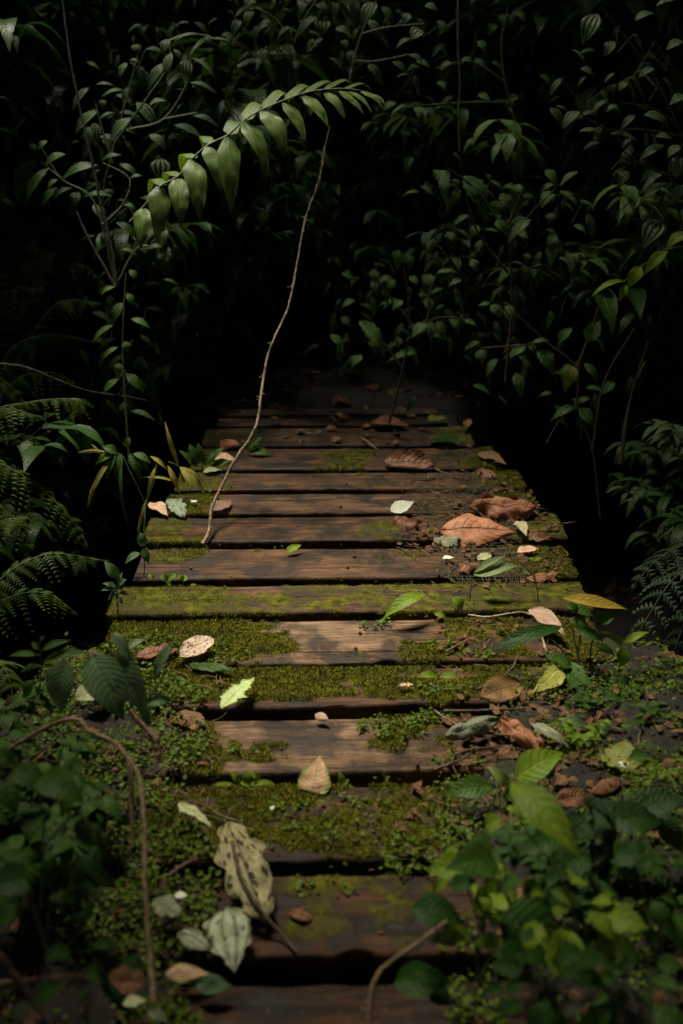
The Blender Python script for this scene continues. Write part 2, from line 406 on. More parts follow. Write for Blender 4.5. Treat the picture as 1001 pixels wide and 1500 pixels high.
BEAM = barkmat('beam wood', (.012, .009, .006), (.035, .024, .015), 30)
for bx in (-.50, .50):
    mb = MB(); pts = []; uvs = []
    for a in range(41):
        y = .3 + 4.4*a/40; q = .003*nz(bx, y*6)
        ring = [(bx-.05+q, y, -.05), (bx+.05+q, y, -.05), (bx+.05, y, -.19), (bx-.05, y, -.19)]
        pts.append(ring); uvs.append([(0, y)]*4)
    mb.grid(pts, uvs, 0, close=True); mb.build('beam', BEAM, bridge, smooth_=False)
# worn wire mesh stapled along the right side of the planks
WIRE = barkmat('rusty wire', (.05, .045, .02), (.15, .13, .05), 200, .5)
mb = MB()
def meshstrip(corners, nu, nv_):
    a, b, c, d = [Vector(G(*q[:2], .009)) for q in corners]      # back-left, back-right, front-right, front-left
    def pt(s, t):
        p = a.lerp(b, s).lerp(d.lerp(c, s), t); p.z = .010 + .006*nz(p.x*9, p.y*9, 8)
        e = .012*nz(s*6, t*9, 4); p.x += e
        return p
    for k in range(nu+1):
        if rng.random() < .72:
            t0, t1 = rng.uniform(-.02, .08), rng.uniform(.9, 1.02); mb.tube([pt(k/nu, t0+(t1-t0)*q/8) for q in range(9)], .0008, 3)
    for k in range(nv_+1):
        if rng.random() < .72:
            t0, t1 = rng.uniform(-.02, .05), rng.uniform(.93, 1.02); mb.tube([pt(t0+(t1-t0)*q/8, k/nv_) for q in range(9)], .0008, 3)
meshstrip([(592, 692), (716, 690), (730, 722), (590, 722)], 38, 12)
meshstrip([(600, 722), (730, 722), (768, 800), (640, 800)], 34, 22)
meshstrip([(640, 800), (768, 800), (790, 858), (664, 858)], 32, 14)
mb.build('wire_mesh', WIRE, bridge)

# ---------------------------------------------------------------- ground, banks
LB = [(.6, -.30), (1.1, -.33), (1.5, -.36), (1.8, -.42), (1.95, -.45), (2.1, -.44), (2.25, -.60), (2.38, -.74), (2.5, -1.0), (2.7, -1.4)]
RB = [(.6, .12), (1.1, .14), (1.5, .12), (1.8, .18), (1.95, .22), (2.1, .36), (2.25, .60), (2.38, .78), (2.5, 1.0), (2.7, 1.4)]
def bankz(x, y):
    n = .05*nz(x*5, y*5, 2) + .02*nz(x*17, y*17, 3)
    if x < -.1:
        d = interp(LB, y) - x
        if y > 2.4: d -= (y-2.4)*1.5
    else:
        d = x - interp(RB, y)
        if y > 2.4: d -= (y-2.4)*1.5
    d += n
    z = -.075 + .085*smooth(-.03, .10, d) + .06*smooth(.1, .6, d) + .02*nz(x*9, y*9, 1) + .012*nz(x*30, y*30)
    z -= .6*smooth(.72, 1.2, abs(x) + .1*nz(x*3, y*3))*smooth(1.75, 2.3, y)
    z -= 1.2*smooth(2.35, 3.0, y + .25*nz(x*2, 4)) if abs(x) > .6 else .8*smooth(2.4, 2.8, y)
    return z
def gz(x, y):
    a = abs(x)
    path = -.02 + .02*nz(x*4, y*4)
    low = -.95 + .12*nz(x*1.3, y*1.3) + 1.3*smooth(1.3, 4.0, a) + 2.2*smooth(3, 7, a)
    far = smooth(4.1 + .9*smooth(.6, 1.1, a), 4.9 + .9*smooth(.6, 1.1, a), y)
    mid = path + .8*smooth(.9, 3.0, a) + 3.0*smooth(2.2, 7, a)
    near = smooth(1.3, .3, y) if False else 1 - smooth(.2, 1.2, y)
    z = low*(1-far) + mid*far + 4.5*smooth(6.0, 12, y) + .06*nz(x*6, y*6)*far
    return z*(1-near) + near*(-.15 + .6*smooth(1, 4, a))
def sheet(name, f, x0, x1, y0, y1, nx, ny, mat):
    mb = MB(); pts = [[(x0+(x1-x0)*i/nx, y0+(y1-y0)*j/ny, f(x0+(x1-x0)*i/nx, y0+(y1-y0)*j/ny)) for i in range(nx+1)] for j in range(ny+1)]
    mb.grid(pts, [[(p[0], p[1]) for p in r_] for r_ in pts]); o = mb.build(name, mat); o['kind'] = 'structure'; return o
sheet('ground', gz, -14, 14, -9, 14, 150, 130, SOIL)
sheet('soil_bank', bankz, -1.7, -.1, .35, 3.0, 110, 180, HUMUS)
sheet('soil_bank', bankz, -.098, 1.7, .35, 3.0, 120, 180, HUMUS)
def planktop(x, y):
    for (yb, yf, xl, xr, ms, i) in PLW:
        if yf <= y <= yb and xl <= x <= xr: return .002
    return -9
def top(x, y): return max(bankz(x, y), planktop(x, y))

# ---------------------------------------------------------------- moss
np_r = np.random.default_rng(3)
def blades(pts, h0, h1, wd, lean):
    n = len(pts); Pt = np.array([p[:3] for p in pts]); amt = np.array([p[3] for p in pts])
    an = np_r.uniform(0, 2*math.pi, n); h = np_r.uniform(h0, h1, n)*(.5+.6*amt); w_ = wd*np_r.uniform(.6, 1.4, n)
    d = np.stack([np.cos(an), np.sin(an), 0*an], 1); e = np.stack([-np.sin(an), np.cos(an), 0*an], 1)
    V = np.stack([Pt - d*w_[:, None]*.5, Pt + d*w_[:, None]*.5, Pt + np.array([0, 0, 1])*h[:, None] + e*(lean*h)[:, None]*np_r.uniform(-1, 1, n)[:, None] + d*w_[:, None]*.2], 1).reshape(-1, 3)
    F = np.arange(3*n).reshape(n, 3); r = np.repeat(np_r.random(n), 3)
    return V, F, r
pts = []
for i, (yb, yf, xl, xr, ms, _) in enumerate(PLW):
    if i < 3 or i > 13: continue
    N = int((xr-xl)*(yb-yf)*230000*(1 if i > 7 else .6))
    for _ in range(N):
        x, y = rng.uniform(xl-.004, xr+.004), rng.uniform(yf-.004, yb+.003); a = mossamt(min(xr, max(xl, x)), min(yb, max(yf, y)), i)
        if a > .27 + .25*rng.random():
            z = a*(.002+.006*abs(nz(x*28, y*28, 3)))-.001
            if y < yf+.002: z -= rng.random()*.03*a
            pts.append((x, y, z, a))
mb = MB(); V, F, r = blades(pts, .002, .006, .0032, 1.2); mb.raw(V, F, np.zeros((len(V), 2)), r)
tag(mb.build('moss', MOSS), 'yellow green moss cushions spread over the wet bridge planks', 'moss', kind='stuff')
print('moss', len(pts))

# ---------------------------------------------------------------- creeping ground cover of tiny leaves
def tinyleaves(mb, pts, s0, s1, flat=.5):
    n = len(pts); c = np.array(pts); an = np_r.uniform(0, 2*math.pi, n); L = np_r.uniform(s0, s1, n)
    el = np_r.normal(.15, flat, n); d = np.stack([np.cos(an)*np.cos(el), np.sin(an)*np.cos(el), np.sin(el)], 1)
    up = np.array([0, 0, 1.0]) + np_r.normal(0, .35, (n, 3)); s = np.cross(d, up); s /= np.linalg.norm(s, axis=1)[:, None]; nn = np.cross(s, d)
    Lc = L[:, None]; w_ = Lc*.36
    v = [c, c+d*Lc*.35+s*w_+nn*w_*.3, c+d*Lc*.75+s*w_*.75+nn*w_*.2, c+d*Lc, c+d*Lc*.75-s*w_*.75+nn*w_*.2, c+d*Lc*.35-s*w_+nn*w_*.3]
    V = np.stack(v, 1).reshape(-1, 3); b = np.arange(n)[:, None]*6
    F = np.concatenate([b+np.array([0, 1, 2, 3]), b+np.array([0, 3, 4, 5])], 0)
    uv = np.tile(np.array([(.5, 0), (1, .35), (.9, .75), (.5, 1), (.1, .75), (0, .35)]), (n, 1))
    mb.raw(V, F, uv, np.repeat(np_r.random(n), 6))
pts = []
while len(pts) < 9500:
    x, y = rng.uniform(-1.5, -.2), rng.uniform(.8, 2.62)
    d = interp(LB, y) - x
    k = nz(x*7, y*7, 5)
    if d + .10*k < -.02 or rng.random() < smooth(.15, .5, d)*.95: continue
    if rng.random() > smooth(-.2, .3, k + nz(x*22,y*22,9)*.6 + .10 + (.22 if 1.25 < y < 2.3 and d < .35 else (.1 if y > 2.1 else -.12))): continue
    t = top(x, y)
    if t < -.3: continue
    pts.append((x, y, t + abs(rng.gauss(0, .012)) + .003))
mb = MB(); tinyleaves(mb, pts, .005, .015)
tag(mb.build('ground_cover', TINY), 'bright green creeping small leaves carpeting the left bank beside the planks', 'ground cover', kind='stuff')
pts = []
while len(pts) < 8500:
    x, y = rng.uniform(.05, 1.5), rng.uniform(.8, 2.62)
    d = x - interp(RB, y); k = nz(x*6, y*6, 15)
    if d + .10*k < -.02 or rng.random() < smooth(.3, .7, d)*.85: continue
    if rng.random() > smooth(-.25, .3, k + nz(x*22, y*22, 3)*.6 + (.15 if d > .3 else -.08)): continue
    t = top(x, y)
    if t < -.3: continue
    pts.append((x, y, t + abs(rng.gauss(0, .012)) + .003))
# patches on planks and a fringe in the gaps (photo pixels: centre, radii, count)
for (u, v, ru, rv, n, zz) in [(580, 1065, 60, 16, 500, .006), (620, 1050, 40, 10, 260, .006), (500, 1200, 150, 38, 500, .004), (470, 1240, 130, 16, 500, -.01), (430, 965, 90, 6, 120, -.015), (560, 962, 60, 6, 140, -.01),
        (450, 1030, 120, 6, 160, -.02), (300, 955, 60, 22, 500, .006), (215, 940, 45, 14, 420, .008), (550, 1262, 90, 12, 420, -.02), (500, 1137, 140, 5, 200, -.02), (700, 958, 30, 6, 110, .004), (640, 945, 30, 8, 90, .004),
        (500, 686, 22, 7, 60, .01), (310, 715, 35, 8, 110, .008), (390, 800, 120, 4, 60, -.015), (540, 850, 260, 4, 160, -.02), (520, 903, 200, 4, 130, -.015), (620, 1250, 60, 40, 380, .01), (690, 1220, 70, 60, 400, .012),
        (470, 1300, 60, 12, 90, .004), (640, 1010, 50, 10, 160, .005), (545, 915, 30, 5, 60, .004), (350, 1100, 30, 8, 50, .004)]:
    for _ in range(int(n*.6)):
        a, q = rng.uniform(0, 2*math.pi), math.sqrt(rng.random())
        p = G(u+ru*q*math.cos(a), v+rv*q*math.sin(a), zz)
        if nz(p.x*25, p.y*25, 4) > -.12: pts.append((p.x, p.y, zz+rng.random()*.008))
mb = MB(); tinyleaves(mb, pts, .005, .014)
tag(mb.build('ground_cover', TINY), 'small round creeping leaves scattered along the plank gaps and right bank', 'ground cover', kind='stuff')

# ---------------------------------------------------------------- unseen leaf canopy, added to block sun and sky, open where light is wanted
gaps = [((-.04, 2.45, 0), .70), (tuple(P(375, 195, 3.35)), .40), (tuple(P(255, 275, 3.35)), .36), ((.55, 1.60, .2), .30), ((-.75, 1.6, .15), .2)]  # openings aimed along the sun to light these targets
for (u_, v_, d_, r_) in [(220, 130, 4.1, .38), (110, 270, 3.9, .26), (400, 40, 4.5, .25), (545, 40, 4.5, .22), (735, 40, 4.7, .25), (870, 170, 3.9, .30), (980, 250, 3.9, .25), (930, 400, 3.3, .16), (690, 280, 4.0, .28), (815, 300, 4.0, .18), (600, 480, 4.4, .30), (580, 380, 4.4, .16),
        (740, 460, 3.9, .12), (845, 560, 3.9, .2), (180, 520, 3.8, .2), (60, 400, 4.6, .4), (80, 620, 3.4, .16), (60, 750, 3.2, .22), (110, 830, 2.8, .14), (960, 880, 2.8, .14), (700, 1370, 1.5, .10), (905, 1370, 1.5, .08), (60, 1170, 1.5, .15), (150, 1000, 1.98, .15), (580, 470, 4.4, .2), (335, 1370, 1.6, .14), (850, 1210, 1.7, .16), (780, 1330, 1.5, .10), (420, 280, 5.6, .45), (560, 280, 5.4, .3), (280, 470, 5.0, .3), (700, 520, 5.2, .2), (240, 690, 3.4, .33), (880, 890, 2.6, .10)]:
    gaps.append((tuple(P(u_, v_, d_)), r_*(.72 if d_ > 3.6 else 1)))
CAN = leafmat('canopy leaf', (.03, .06, .02), (.05, .09, .03), 'plain', rough=.5, trans=.08)
n = 34000; rr = np.sqrt(np_r.random(n))*11; aa = np_r.uniform(0, 2*math.pi, n)
cz = np_r.uniform(4.6, 6.2, n)
X = rr*np.cos(aa); Y = 2.5 + rr*np.sin(aa); keep = np.ones(n, bool)
for gi, (t, rad) in enumerate(gaps):
    ex, ey = (.92, 1.30) if gi == 0 else (1, 1)
    cx = t[0] + sdir.x/sdir.z*(cz-t[2]); cy = t[1] + sdir.y/sdir.z*(cz-t[2])
    keep &= np.hypot((X-cx)/ex, (Y-cy)/ey) > rad*(1 + .25*np.sin(np.arctan2(Y-cy, X-cx)*5 + rad*9)) + .10
c = np.stack([X, Y, cz], 1)[keep]
# the same leaves, added at the sides to block light, out of the camera's sight
m2 = 15000; a2 = np_r.uniform(0, 2*math.pi, m2); q2 = np_r.uniform(9.5, 11, m2)
c = np.concatenate([c, np.stack([q2*np.cos(a2), 2.5+q2*np.sin(a2), np_r.uniform(-.5, 6, m2)], 1)])
mb = MB(); tinyleaves(mb, c, .30, .55, .35)
tag(mb.build('added_shade_canopy', CAN), 'unseen leaf canopy added overhead to shade the scene, with gaps aimed to light the plants', 'canopy', kind='stuff')
# ---------------------------------------------------------------- background shrubs (a few kinds, copied)
def shrub_parts(kind, h, nst, seed, mat, lsize, lw, shape, spread=.45, nodes=9, stripe_teeth=0):
    r_ = random.Random(seed); st, fo = MB(), MB()
    for k in range(nst):
        an = 2*math.pi*(k+r_.random()*.7)/nst; o = Vector((math.cos(an), math.sin(an), 0)); hh = h*r_.uniform(.6, 1.05); sp = spread*r_.uniform(.6, 1.3)
        pts = spline([Vector((0, 0, 0))+o*.03, o*sp*.35*h+Vector((0, 0, hh*.45)), o*sp*.8*h+Vector((0, 0, hh*.85)), o*sp*1.25*h+Vector((0, 0, hh*.95))], 5)
        st.tube(pts, [lerp(.011, .002, i/(len(pts)-1)) for i in range(len(pts))], 5, bump=.4)
        for q in range(nodes):
            f = .22 + .78*q/(nodes-1); i = min(len(pts)-2, int(f*(len(pts)-1))); p = pts[i].lerp(pts[i+1], f*(len(pts)-1)-i)
            for br in range(2 if q % 2 else 3):
                a2 = r_.uniform(0, 2*math.pi); d = Vector((math.cos(a2), math.sin(a2), r_.uniform(-.1, .6))).normalized()
                e = p + d*r_.uniform(.06, .22)*h*.45
                st.tube([p, p.lerp(e, .5)+Vector((0, 0, .012)), e], [.003, .002, .0012], 3)
                for s_ in range(r_.choice((2, 2, 3, 4))):
                    b = p.lerp(e, 1 - .38*(s_ // 2)); a3 = a2 + (1 if s_ % 2 else -1)*r_.uniform(.3, 1.1)
                    L = lsize*r_.uniform(.6, 1.2); dz_ = r_.uniform(-1.1, -.1)
                    dd = Vector((math.cos(a3), math.sin(a3), dz_)).normalized()
                    leaf(fo, b, b+dd*L, L*lw, Vector((dd.x*.3, dd.y*.3, 1)), shape, arch=r_.uniform(.08, .22), fold=.2, nl=5, nw=2, ruffle=.03, r=r_.random(), seed=r_.random()*20)
    return st, fo
def make_shrub(name, label, cat, group, args, mat, smat=STEMD):
    t = thing(name, label, cat, (0, 0, 0), group)
    st, fo = shrub_parts(*args); st.build('stem', smat, t); fo.build('foliage', mat, t); return t
def scatter(protos, spots, labels, group):
    used = set()
    for n_, (x, y, z, s, k) in enumerate(spots):
        p = protos[k % len(protos)]; rz = rng.uniform(0, 6.28)
        q = CM.inverted() @ Vector((x, y, z+.6*s)); uu = 500.5 + FPX*q.x/-q.z; dd = -q.z
        where = ('beyond the left edge ferns' if uu < 60 else 'behind the tall left herb' if uu < 200 else 'behind the arching frond' if uu < 330 else 'behind the thin leaning vine' if uu < 470 else 'over the far bridge end' if uu < 600 else 'behind the quilted cluster' if uu < 730 else 'behind the thin right shrub' if uu < 880 else 'behind the right edge sprig')
        far = ('near' if dd < 5 else 'farther' if dd < 6.2 else 'deep in shade') if z > -.3 else 'in the ravine'
        vv = 750 - FPX*q.y/-q.z; hi = 'top' if vv < 150 else 'upper' if vv < 260 else 'mid height' if vv < 360 else 'lower' if vv < 460 else 'bottom'
        hi += ' tier' if dd < 5 or dd > 6.6 else ' row'
        lab = labels[k % len(labels)] + ', ' + far + (', ' + hi if far != 'in the ravine' else ', ' + hi.split()[0]) + ', ' + where
        if id(p) not in used:
            used.add(id(p)); p.location = (x, y, z); p.rotation_euler = (0, 0, rz); p.scale = (s, s, s); p['label'] = lab; p['group'] = group
        else: dup(p, (x, y, z), rz, s, lab, group)
GB = 'dark shrubs of the thicket behind the bridge'
Q = lambda seed, h: make_shrub('broadleaf_shrub', 'x', 'shrub', GB, ('q', h, 6, seed, None, .145, .40, 'ovate', .42, 9), QUILT)
S = lambda seed, h: make_shrub('striped_leaf_shrub', 'x', 'shrub', GB, ('s', h, 6, seed, None, .17, .32, 'lance', .40, 9), STRIPE)
D = lambda seed, h: make_shrub('glossy_leaf_shrub', 'x', 'shrub', GB, ('d', h, 7, seed, None, .21, .33, 'ovate', .45, 8), DARKG)
prot = [Q(1, 1.5), S(2, 1.5), D(3, 1.6), Q(4, 1.3), S(5, 1.2), D(6, 1.3)]
labs = ['shrub of quilted leaves', 'shrub of striped leaves', 'shrub of glossy leaves', 'low shrub of quilted leaves', 'low shrub of striped leaves', 'low shrub of glossy leaves']
rng.seed(21); spots = []
for (x0, x1, y0, y1, n_, s0, s1) in [(-3.4, -1.5, 4.7, 5.6, 9, 1.0, 1.4), (-4.5, -.9, 5.2, 7.2, 15, 1.1, 1.7), (1.5, 3.4, 4.7, 5.6, 9, 1.0, 1.4), (.9, 4.5, 5.2, 7.2, 15, 1.1, 1.7), (-1.6, 1.7, 6.6, 8.0, 12, 1.2, 1.7), (-5, 5, 8, 9.5, 12, 1.6, 2.2)]:
    for q in range(n_):
        x = lerp(x0, x1, (q+rng.random())/n_); y = rng.uniform(y0, y1); spots.append((x, y, gz(x, y)-.05, rng.uniform(s0, s1), rng.randrange(6)))
spots += [(-.75, 5.3, .0, .85, 2), (.1, 5.9, .05, .9, 0), (.75, 5.2, 0, .8, 4), (-.35, 6.2, .1, 1.1, 1), (.5, 6.5, .2, 1.2, 5), (-1.1, 5.8, .2, 1.1, 3)]
for q in range(18):      # low ones in the ravine on both sides
    x = rng.choice((-1, 1))*rng.uniform(1.45, 2.6); y = rng.uniform(3.2, 4.8); spots.append((x, y, gz(x, y)-.02, rng.uniform(.55, .8), rng.randrange(6)))
scatter(prot, spots, labs, GB)

GH = 'low herbs on the banks beside the planks'
hp = [make_shrub('low_herb', 'x', 'herb', GH, ('h', .15, 6, 11, None, .060, .50, 'ovate', .7, 5), GREEN, STEMG), make_shrub('low_herb', 'x', 'herb', GH, ('h', .13, 7, 12, None, .050, .62, 'heart', .8, 5), DARKG, STEMG)]
hs_ = []
while len(hs_) < 18:
    x, y = rng.uniform(-1.25, 1.25), rng.uniform(1.0, 2.08)
    dd_ = (interp(LB, y)-x) if x < 0 else x-interp(RB, y)
    if dd_ < .20 or (x > 0 and y > 1.50 + .5*max(0, x-.9)) or (x < 0 and y > 1.72) or bankz(x, y) < -.25 or any((x-q[0])**2+(y-q[1])**2 < .012 for q in hs_): continue
    hs_.append((x, y, bankz(x, y)-.005, rng.uniform(.7, 1.25), rng.randrange(2)))
for n_, (x, y, z, s, k) in enumerate(hs_):
    q = CM.inverted() @ Vector((x, y, z)); vv = 750 - FPX*q.y/-q.z
    lab = ('pointed leaf' if k == 0 else 'dark rounded leaf') + ' herb, ' + ('left' if x < 0 else 'right') + ' bank, ' + ('level with the bottom planks' if vv > 1280 else 'level with the mossy brown plank' if vv > 1140 else 'beside the worn bare plank' if vv > 1040 else 'beside the mossy plank ends' if vv > 960 else 'at the far rim of the bank') + (', near the planks' if abs(x) < .75 else ', farther out')
    hs_[n_] = (x, y, z, s, k, lab)
used_ = set()
for x, y, z, s, k, lab in hs_:
    p = hp[k]; rz = rng.uniform(0, 6.28)
    if k in used_: dup(p, (x, y, z), rz, s, lab, GH)
    else: used_.add(k); p.location = (x, y, z); p.rotation_euler = (0, 0, rz); p.scale = (s, s, s); p['label'] = lab

# ---------------------------------------------------------------- ferns
def frond(fb, st, pts, width, npair, nrm, droop=.35, seg=8, r=None, serr=True):
    pts = spline(pts, 8); N = len(pts)-1; r0 = rng.random() if r is None else r
    st.tube(pts, [lerp(.0035, .0008, i/N) for i in range(N+1)], 4)
    V, F, UV, RR = [], [], [], []; gap = sum((pts[i+1]-pts[i]).length for i in range(N))/npair*1.25
    for k in range(npair):
        f = .12 + .87*k/(npair-1); i = min(N-1, int(f*N)); p = pts[i].lerp(pts[i+1], f*N-i); t = (pts[i+1]-pts[i]).normalized()
        side = t.cross(Vector(nrm)).normalized(); n0 = side.cross(t)
        pl = width/2*math.sin(math.pi*(.12+.88*f)**.75)**.7*rng.uniform(.88, 1.08)
        if pl < .004: continue
        for sg in (-1, 1):
            d = (side*sg*.93 + t*rng.uniform(.15, .5) + n0*rng.uniform(-.35, .15)).normalized(); droop = rng.uniform(.15, .6)
            sub = max(4, int(seg*pl/(width/2)+2))
            for q in range(sub):
                g = (q+.5)/sub; c = p + d*(pl*g) - n0*(droop*pl*g*g) - Vector((0, 0, droop*.9*pl*g*g))
                ll = min(.022, .5*gap)*(1-g*.75)*rng.uniform(.85, 1.1)
                for s2 in (-1, 1):
                    e = (t*s2*sg*1.0 + d*.55).normalized() if True else d
                    a = c - d*(pl/sub*.45); b = c + d*(pl/sub*.45); tip = c + e*ll + d*(pl/sub*.2) - n0*.15*ll
                    b2 = len(V); V += [tuple(a), tuple(b), tuple(tip)]; F.append((b2, b2+1, b2+2)); UV += [(.5, 0), (.6, .1), (.9, .6)]; RR += [r0]*3
    fb.raw(V, np.array(F), UV, RR)
def fern_at(label, group, fronds, mat=FERN, name='fern'):
    """fronds: list of (point list, width)"""
    base = fronds[0][0][0]; t = thing(name, label, 'fern', tuple(base), group)
    for pts, w_ in fronds:
        fb, st = MB(), MB(); L = sum((Vector(b)-Vector(a)).length for a, b in zip(pts, pts[1:]))
        frond(fb, st, pts, w_, int(max(10, L/.036)), (0, 0, 1))
        o = fb.build('frond', mat, t); st.build('stalk', STEMG, o)
        o2 = o.children[0]; o2.matrix_parent_inverse = Matrix.Identity(4); o2.location = (0, 0, 0)
    return t
def px(l, d0, d1=None):
    d1 = d0 if d1 is None else d1; n_ = len(l)-1
    return [P(u, v, lerp(d0, d1, i/max(1, n_))) for i, (u, v) in enumerate(l)]
GF = 'ferns along both sides of the bridge'
fern_at('fern with arching fronds low at the left edge, level with the middle planks', GF,
    [(px([(-60, 930), (0, 850), (70, 812), (158, 822)], 2.75, 2.95), .16), (px([(-60, 930), (-10, 885), (60, 868), (112, 898)], 2.7, 2.8), .17), (px([(-60, 930), (-30, 800), (20, 760), (40, 815)], 2.75), .16), (px([(-60, 930), (-20, 960), (10, 985), (22, 1040)], 2.4, 2.3), .12)])
fern_at('fern with long hanging pinnae falling diagonally beside the grass clump', GF,
    [(px([(-80, 760), (-30, 680), (30, 695), (90, 745), (128, 800)], 3.2, 3.3), .26), (px([(-80, 760), (-60, 700), (-10, 740), (50, 800)], 3.1), .24), (px([(-80, 760), (-30, 620), (40, 590), (118, 588), (78, 632)], 3.5, 3.5), .16), (px([(-80, 760), (-40, 640), (0, 600), (60, 610)], 3.4), .22)])
fern_at('shadowed fern spreading under the thin fallen branch on the left', GF,
    [(px([(-40, 640), (10, 520), (70, 490), (135, 500)], 4.1, 4.1), .26), (px([(-40, 640), (20, 560), (70, 545), (110, 560)], 4.0), .24), (px([(-40, 640), (-20, 470), (0, 430), (70, 420)], 4.2), .26), (px([(-40, 640), (60, 470), (100, 440), (150, 445)], 4.3, 4.4), .18), (px([(-40, 640), (-60, 560), (-20, 540), (50, 600)], 3.9), .22)])
fern_at('olive fern with feathery crown below the striped leaves at upper left', GF,
    [(px([(30, 470), (0, 400), (20, 360), (80, 372)], 4.6), .28), (px([(30, 470), (60, 400), (110, 385), (160, 420)], 4.6), .30), (px([(30, 470), (-30, 420), (-40, 380), (-10, 360)], 4.5), .26), (px([(30, 470), (40, 400), (60, 380), (60, 420)], 4.4), .2), (px([(30, 470), (90, 380), (170, 350), (240, 400)], 4.9), .34)])
fern_at('big dark fern hanging down at the right edge of the ravine', GF,
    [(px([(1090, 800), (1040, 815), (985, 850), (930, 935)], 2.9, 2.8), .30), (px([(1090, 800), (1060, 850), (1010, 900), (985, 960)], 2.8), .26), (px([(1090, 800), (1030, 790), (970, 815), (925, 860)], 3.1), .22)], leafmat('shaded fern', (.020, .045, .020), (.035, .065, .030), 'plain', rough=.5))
fern_at('small feathery fern showing at the upper right above the striped shrub', GF,
    [(px([(960, 60), (930, 110), (890, 128), (860, 150)], 4.6), .25), (px([(960, 60), (980, 90), (1000, 120), (1000, 150)], 4.6), .25)])

rng.seed(5)
# ---------------------------------------------------------------- plants with leaves set one by one
def setleaf(mb, spec, d, shape, **k):
    bu, bv, tu, tv, w_ = spec[:5]; dd = spec[5] if len(spec) > 5 else 0.
    kk = dict(arch=.14, fold=.18, nl=9, nw=4, ruffle=.015); kk.update(k)
    b = P(bu, bv, d); t = P(tu, tv, d - dd)
    leaf(mb, b, t, w_*(1.18 if d > 3 else 1.18)*d/FPX, CAMDIR*.75 + Vector((0, 0, 1)) + Vector((rng.uniform(-.4, .4), 0, 0)), shape, **kk)
def plant(name, label, cat, d, leaves, stems, mat, shape='ovate', smat=STEMG, group=None, rad=2.2, each=None, jit=.0, **k):
    """leaves: (base u,v, tip u,v, width[, nearer by]) in photo pixels at distance d; stems: lists of (u,v[,depth])"""
    root = P(stems[0][0][0], stems[0][0][1], d); t = thing(name, label, cat, tuple(root), group)
    sb = MB()
    for s in stems:
        pts = spline([P(q[0], q[1], q[2] if len(q) > 2 else d) for q in s], 5); n_ = len(pts)-1
        sb.tube(pts, [lerp(rad, rad*.45, i/n_)*d/FPX for i in range(n_+1)], 5, bump=.3)
    sb.build('stem', smat, t)
    if each is None: each = len(leaves) <= 12
    mb = MB(); sb2 = MB()
    more = []
    if not each and d > 3:      # smaller leaves deeper in the crown
        for sp in leaves:
            for _ in range(2):
                bu, bv = sp[0] + rng.gauss(0, 26), sp[1] + rng.gauss(0, 24) + 8
                if 195 < bu < 580 and 90 < bv < 340: continue
                L = rng.uniform(16, 34); a_ = rng.gauss(0, 1.0)
                more.append((bu, bv, bu + L*math.sin(a_), bv + L*(.25+.75*abs(math.cos(a_))), L*rng.uniform(.22, .36), -.02))
        for q_, sp in enumerate(more):
            setleaf(mb, sp, d + rng.uniform(.15, .8), shape, r=rng.uniform(0, .35), **k)  # dark tints only: shade put into the colour of the deeper leaves
            if q_ % 3 == 0: mb.tube([P(sp[0]+rng.gauss(0, 14), sp[1]+rng.uniform(15, 40), d+.3), P(sp[0], sp[1], d+.3)], .0022, 3, mat=1)
    for sp in leaves:
        dd = d + rng.uniform(-jit, jit)
        if each: mb = MB()
        m_ = mat
        if len(sp) > 6: m_ = sp[6]
        setleaf(mb, sp, dd, shape, r=rng.uniform(.55, 1), **k)  # lighter tints, light put into the colour of the listed leaves
        if each: mb.build('leaf', m_, t)
    if not each: mb.build('foliage', [mat, smat], t)
    return t

plant('striped_leaf_shrub', 'shrub of narrow pale striped leaves drooping in pairs at the upper left', 'shrub', 4.1,
 [(244,92,216,137,14),(247,57,241,79,16),(255,72,265,92,10),(252,77,246,117,15),(274,86,271,124,17),(281,85,317,119,8),(200,150,229,190,19),(194,172,161,212,15),(144,162,110,199,15),(140,180,140,215,15),(130,185,130,224,12),
  (187,92,176,115,12),(189,127,180,157,8),(197,65,203,81,13),(140,125,169,127,7),(182,132,148,144,8),(146,175,170,166,8),(218,155,246,148,12),(219,197,244,222,15),(255,183,300,207,11),(283,170,320,187,11),(278,121,320,140,8),(303,51,308,71,10),
  (131,128,106,165,11),(236,232,236,268,26),(300,60,345,66,6),(255,62,290,52,6),(152,146,150,160,10),(190,88,205,92,7)],
 [[(165, 400), (150, 300), (168, 210), (190, 130), (205, 70)], [(168, 210), (200, 165), (245, 100), (250, 60)], [(190, 190), (240, 175), (275, 120), (280, 80)], [(165, 240), (150, 190), (140, 150)], [(240, 175), (290, 165)], [(250, 60), (275, 50), (303, 52)]],
 STRIPE, 'lance', jit=.12, each=False)
plant('broadleaf_herb', 'tall herb of broad striped and pointed leaves at the left edge under the striped shrub', 'herb', 3.9,
 [(52,232,27,300,26),(72,246,38,303,16),(96,226,66,246,19),(144,242,89,266,16),(84,275,62,304,12),(105,275,77,295,10),(116,281,106,304,14),(165,288,120,290,11),(136,300,160,328,13),(170,326,202,352,13),(0,291,24,308,9),(-10,190,38,208,10),(85,263,70,278,12),(46,210,52,225,9),(70,206,55,221,9),
  (175,240,205,262,10),(150,235,180,228,10),(190,262,210,258,8),(205,290,235,300,9),(200,372,175,366,8),(215,365,240,362,10),(205,360,218,375,10),(180,300,200,306,9),(160,340,150,362,12),(215,320,198,345,14)],
 [[(170, 420), (150, 330), (130, 285), (90, 262), (60, 215)], [(150, 330), (180, 300), (190, 262), (150, 238)], [(90, 262), (70, 245)], [(170, 420), (200, 365), (230, 362)]],
 DARKG, 'lance', jit=.12, each=False)
